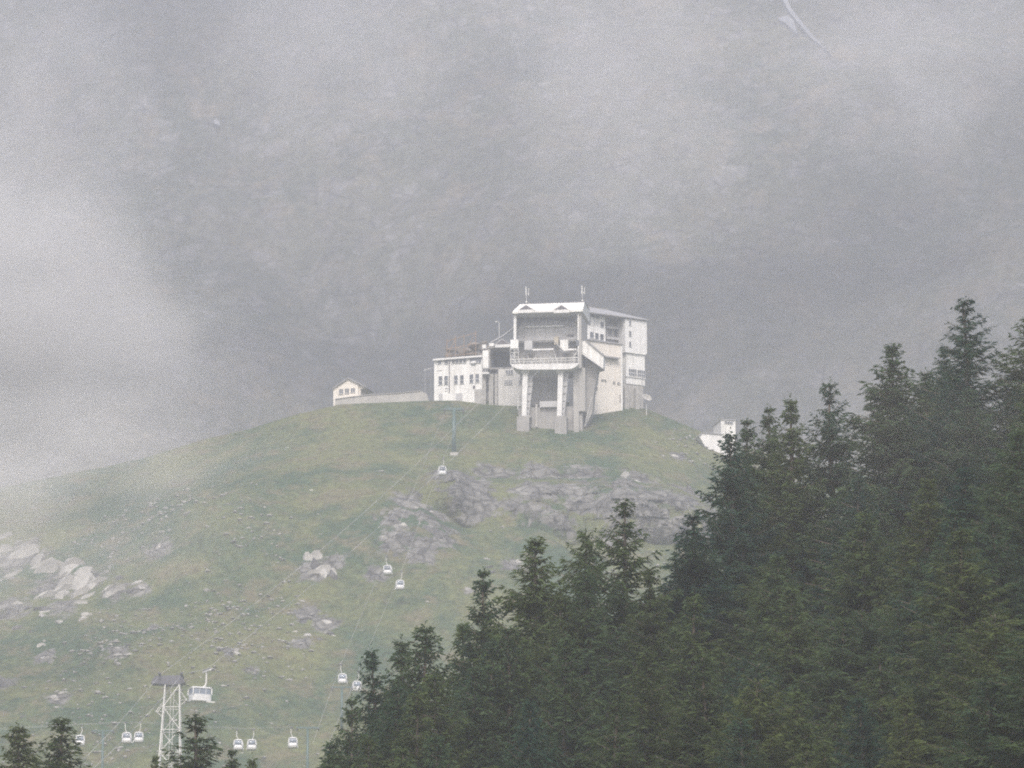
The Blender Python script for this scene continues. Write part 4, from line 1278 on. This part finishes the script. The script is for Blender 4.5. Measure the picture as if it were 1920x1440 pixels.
TREES = [make_conifer(101, rad=5.0, open_=0.3, levels=40), make_conifer(102, rad=5.8, open_=0.6, levels=30, upturn=0.5), make_conifer(103, rad=4.3, open_=0.35, levels=40),
         make_conifer(104, rad=5.4, open_=0.45, droop=0.35, levels=36), make_conifer(105, rad=6.0, open_=0.75, levels=27, droop=0.1, upturn=0.7), make_conifer(106, rad=4.9, open_=0.45, levels=36, upturn=0.1, droop=0.4),
         make_conifer(107, rad=4.4, taper=0.6, open_=0.4, levels=38, droop=0.2), make_conifer(108, rad=5.2, taper=1.1, open_=0.55, levels=34, droop=0.3, upturn=0.5)]
tr_rng = random.Random(77)
def tree(x, y, h, var, label, group, wide=1.0, lean=0.0):
    g = T1(x, y)
    r = empty('conifer_tree', (x, y, g - 0.1), tr_rng.uniform(0, 6.28))
    s = h / 18.0
    w = wide * (0.74 * s + 0.50)
    r.scale = (w * tr_rng.uniform(0.85, 1.18), w * tr_rng.uniform(0.85, 1.18), s)
    tl = 0.007 if group and 'skyline' in group else 0.025
    if lean:
        r.rotation_euler[2] = 0.0; r.location[0] -= math.sin(lean) * h
    r.rotation_euler = (tr_rng.gauss(0, tl), lean + tr_rng.gauss(0, tl), r.rotation_euler[2])
    nm(r, label, 'tree', group)
    cr_, tk_ = TREES[var]
    larch = bool(group and 'massed' in group and tr_rng.random() < (0.6 if y < 178 else 0.25)) or (y > 190 and x < -7)
    for nme, me in (('crown', cr_), ('trunk', tk_)):
        o = bpy.data.objects.new(nme, me); C.objects.link(o); o.parent = r
        if nme == 'crown' and larch:
            o.material_slots[0].link = 'OBJECT'; o.material_slots[0].material = M['needles_olive']
    return r
def tree_px(px, py, Y, var, label, group=None, wide=1.0, lean=0.0, hmin=6):
    t = at(px, py, Y)
    g = T1(t.x, Y)
    h = max(hmin, t.z - g + 0.1)
    return tree(t.x, Y, h, var, label, group, wide, lean)

SKY = [
    (1928, 585, 352, 4, 1.1, 'conifer cut by the right picture edge, level with the tallest tree'),
    (1815, 557, 352, 1, 1.0, 'tallest conifer on the skyline with open tiers of branches'),
    (1735, 690, 372, 7, 0.9, 'short conifer tip on the skyline beside the tallest conifer'),
    (1770, 655, 380, 0, 0.8, 'conifer half hidden directly behind the tallest conifer'),
    (1670, 645, 352, 0, 1.05, 'dense pointed conifer, second tallest on the skyline'),
    (1556, 707, 358, 4, 0.95, 'conifer with one long branch reaching out sideways on the skyline'),
    (1490, 740, 356, 7, 0.85, 'conifer on the skyline just left of the one with a long side branch'),
    (1445, 762, 360, 2, 0.85, 'slim conifer on the skyline right of the low white building'),
    (1395, 783, 362, 2, 0.95, 'narrow conifer standing in front of the low white block'),
    (1373, 808, 352, 3, 0.9, 'conifer whose twigs cover the base of the low white building'),
    (1300, 965, 345, 0, 1.1, 'broad conifer at the notch where the forest edge drops below the white building'),
    (1172, 935, 340, 1, 1.0, 'open tiered conifer standing up in front of the cliff band'),
    (1098, 995, 345, 6, 0.9, 'dense conifer just left of the tiered one before the cliff'),
    (1003, 1010, 340, 0, 1.0, 'full symmetrical conifer below the cliff band, third from the cliff-side tiered tree'),
    (918, 1066, 342, 2, 0.9, 'slender conifer with sparse lower limbs on the forest edge'),
    (868, 1160, 345, 5, 0.7, 'small ragged conifer beside the slender one on the forest edge'),
    (797, 1166, 338, 3, 0.9, 'pointed conifer, tallest of the trio at the forest corner'),
    (752, 1190, 342, 7, 0.95, 'middle conifer of the trio at the forest corner'),
    (697, 1208, 340, 5, 0.85, 'leftmost conifer of the trio at the forest corner, tip leaning'),
    (655, 1305, 336, 2, 0.7, 'little conifer below the hidden gondola at the forest edge'),
    (625, 1385, 332, 3, 0.8, 'lowest conifer at the end of the forest edge'),
    (40, 1355, 335, 3, 1.25, 'conifer in the bottom left corner, outer of two'),
    (117, 1346, 338, 0, 1.25, 'conifer in the bottom left corner that overlaps a gondola'),
    (-15, 1385, 330, 2, 0.9, 'conifer cut by the bottom left picture edge'),
    (372, 1338, 335, 1, 1.25, 'conifer in front of the foot of the lattice pylon'),
    (432, 1402, 335, 2, 0.6, 'small conifer top beside the one at the pylon foot'),
    (302, 1412, 332, 2, 0.5, 'tiny conifer top left of the pylon legs'),
    (487, 1412, 330, 5, 0.6, 'leaning conifer tip under the pair of gondolas'),
]
for (px, py, Y, var, wd, lab) in SKY:
    tree_px(px, py, Y * FK, var, lab, 'conifers on the skyline of the forest', wd, lean=(-0.07 if 'leaning' in lab else 0.0))
FRONT = [(1215, 1205, 290, 3, 1.0), (1340, 1225, 288, 7, 0.95), (1412, 1268, 276, 6, 1.0), (1478, 1288, 278, 3, 0.9), (1630, 1300, 272, 5, 1.0), (1565, 1155, 305, 0, 1.0),
         (1745, 1040, 318, 6, 1.1), (1862, 1015, 322, 6, 1.05), (1742, 1212, 285, 7, 1.0), (1895, 1330, 262, 3, 1.0), (1830, 1240, 280, 2, 1.0), (1120, 1290, 285, 5, 0.95),
         (980, 1310, 290, 0, 0.9), (850, 1370, 292, 3, 0.9), (760, 1400, 300, 2, 0.9), (1060, 1190, 310, 3, 1.0), (1290, 1110, 315, 5, 1.0), (1460, 1040, 320, 0, 1.0), (1600, 960, 328, 3, 1.0),
         (700, 1300, 322, 3, 1.0), (742, 1285, 326, 0, 1.0), (785, 1290, 318, 5, 1.0), (835, 1262, 324, 3, 1.0), (868, 1248, 328, 0, 0.9), (655, 1398, 318, 5, 0.9), (700, 1385, 312, 0, 1.0),
         (905, 1195, 330, 5, 1.0), (955, 1165, 328, 3, 1.0), (1040, 1110, 330, 0, 1.0), (1130, 1070, 332, 3, 1.0), (1225, 1060, 334, 5, 1.0), (640, 1430, 310, 2, 1.0)]
FRONT_LABELS = {
    (1215, 1205): 'olive conifer crown low in the forest, standing left of the close group of front crowns',
    (1340, 1225): 'slim olive conifer crown low in the forest, left end of the close front group',
    (1412, 1268): 'round-topped yellowish conifer in the middle of the close front group',
    (1478, 1288): 'small olive conifer crown at the right end of the close front group',
    (1630, 1300): 'wide dark conifer at the bottom between the two front groups',
    (1745, 1040): 'rounded conifer crown standing out high in the right-hand forest',
    (1862, 1015): 'broad rounded conifer crown by the right edge, beside the other rounded crown',
    (1742, 1212): 'olive conifer crown directly below the high rounded crown',
    (1895, 1330): 'lowest olive conifer in the bottom right corner',
    (1120, 1290): 'dark conifer at the bottom below the tiered tree before the cliff',
    (850, 1370): 'conifer at the bottom edge below the trio at the forest corner',
}
for (px, py, Y, var, wd) in FRONT:
    tree_px(px, py, Y * FK, var, FRONT_LABELS.get((px, py), 'dark olive conifer within the dense forest in front of the skyline trees'), 'conifers massed within the forest', wd, hmin=8)
# the rest of the mass
skl = sorted([(a[0], a[1]) for a in SKY if a[0] > 600])
spx = [a for a, b in skl]; spy = [b for a, b in skl]
pl_ = []
tries = 0
while len(pl_) < 84 and tries < 9000:
    tries += 1
    y = tr_rng.uniform(152, 228); x = tr_rng.uniform(-10, 31)
    if any((x - a) ** 2 + (y - b) ** 2 * 0.25 < 3.0 for a, b in pl_): continue
    h = tr_rng.uniform(9.5, 13.5)
    t = Vector((x, y, T1(x, y) + h))
    px, py = project(t)
    if px < 612 or px > 2060 or py > 1500: continue
    near = np.interp(px, spx, spy)
    lim = near + 42
    if py < lim: continue
    pl_.append((x, y))
    tree(x, y, h, tr_rng.choice((0, 2, 3, 5, 6, 7)), 'dark olive conifer within the dense forest in front of the skyline trees', 'conifers massed within the forest', tr_rng.uniform(0.9, 1.2))

# ------------------------------------------------------------------ air: haze and drifting mist
def vol_mat(name, col, dens, aniso=0.0):
    m = bpy.data.materials.new(name); m.use_nodes = True
    nt = m.node_tree; n = nt.nodes; l = nt.links
    m.cycles.volume_sampling = 'DISTANCE'
    n.remove(n['Principled BSDF'])
    pv = n.new('ShaderNodeVolumePrincipled')
    pv.inputs['Color'].default_value = (*col, 1)
    pv.inputs['Density'].default_value = dens
    pv.inputs['Anisotropy'].default_value = aniso
    l.new(pv.outputs[0], n['Material Output'].inputs['Volume'])
    return m, n, l, pv
hm, *_ = vol_mat('haze_air', (0.962, 0.957, 1.0), HAZE_DENSITY, 0.4)
hz_ = MB().box(-1100, 1100, -400, 3300, -12, 1180).build('haze', hm)
nm(hz_, 'pale even haze filling the whole valley air', 'haze', kind='stuff')

def mist(px, py, Y, rx, ry, rz_, dens, seed, label, soft=0.15, nscale=1.6, ncut=(0.36, 0.66)):
    import bmesh
    c = at(px, py, Y)
    bm = bmesh.new(); bmesh.ops.create_icosphere(bm, subdivisions=3, radius=1.0)
    me = bpy.data.meshes.new('mist_bank'); bm.to_mesh(me); bm.free()
    m, n, l, pv = vol_mat('mist_vapour', (0.985, 0.98, 1.0), 0.0, -0.45)
    tc = n.new('ShaderNodeTexCoord')
    ln = n.new('ShaderNodeVectorMath'); ln.operation = 'LENGTH'
    l.new(tc.outputs['Object'], ln.inputs[0])
    fo_ = n.new('ShaderNodeMapRange'); fo_.interpolation_type = 'SMOOTHSTEP'
    fo_.inputs[1].default_value = soft; fo_.inputs[2].default_value = 0.97; fo_.inputs[3].default_value = 1.0; fo_.inputs[4].default_value = 0.0
    l.new(ln.outputs['Value'], fo_.inputs[0])
    mp = n.new('ShaderNodeMapping'); mp.inputs['Location'].default_value = (seed * 3.1, seed * 1.7, seed * 0.9)
    l.new(tc.outputs['Object'], mp.inputs['Vector'])
    no = n.new('ShaderNodeTexNoise'); no.inputs['Scale'].default_value = nscale; no.inputs['Detail'].default_value = 5; no.inputs['Distortion'].default_value = 0.4
    l.new(mp.outputs[0], no.inputs['Vector'])
    nr_ = n.new('ShaderNodeMapRange'); nr_.inputs[1].default_value = ncut[0]; nr_.inputs[2].default_value = ncut[1]
    nr_.inputs[3].default_value = 0.03; nr_.inputs[4].default_value = 1.3
    l.new(no.outputs['Fac'], nr_.inputs[0])
    mu = n.new('ShaderNodeMath'); mu.operation = 'MULTIPLY'; l.new(fo_.outputs[0], mu.inputs[0]); l.new(nr_.outputs[0], mu.inputs[1])
    m2 = n.new('ShaderNodeMath'); m2.operation = 'MULTIPLY'; m2.inputs[1].default_value = dens; l.new(mu.outputs[0], m2.inputs[0])
    l.new(m2.outputs[0], pv.inputs['Density'])
    me.materials.append(m)
    o = bpy.data.objects.new('mist_bank', me); C.objects.link(o)
    o.location = c; o.scale = (rx, ry, rz_)
    nm(o, label, 'mist', 'drifting mist banks', kind='stuff')
    return o
mist(-60, 570, 1070, 50, 50, 42, 0.055, 1, 'bright thick mist bank drifting in from the left edge', soft=0.0, nscale=2.6, ncut=(0.30, 0.58))
mist(110, 690, 1080, 48, 45, 25, 0.045, 7, 'soft lower lobe of the bright mist at the left edge', soft=0.0, nscale=2.6)
mist(120, 862, 975, 54, 30, 20, 0.022, 9, 'torn mist lying along the falling left end of the hill', soft=0.0, nscale=2.8)
mist(30, 960, 850, 50, 40, 28, 0.012, 2, 'thin veil of mist over the left end of the grassy slope', soft=0.0)
mist(1160, 180, 1640, 58, 90, 66, 0.0085, 3, 'pale mist streaming down the mountain above the station', soft=0.0, nscale=2.6)
mist(1700, 110, 1700, 64, 100, 50, 0.009, 4, 'pale mist on the mountain above the tallest trees', soft=0.0, nscale=2.6)
mist(620, 90, 1680, 62, 100, 42, 0.0075, 5, 'pale mist across the top of the mountain on the left', soft=0.0, nscale=2.6)
mist(40, 190, 1600, 60, 90, 60, 0.009, 6, 'grey mist in the upper left corner', soft=0.0, nscale=2.4)
mist(1000, 10, 1600, 150, 80, 30, 0.0015, 8, 'ragged mist along the top edge of the mountain', soft=0.0, nscale=3.0)
mist(1690, 780, 199, 15, 7, 8, 0.005, 10, 'thin added mist veil lightening the upper conifers of the forest', soft=0.0)  # added veil, there to lift the tone of the upper trees
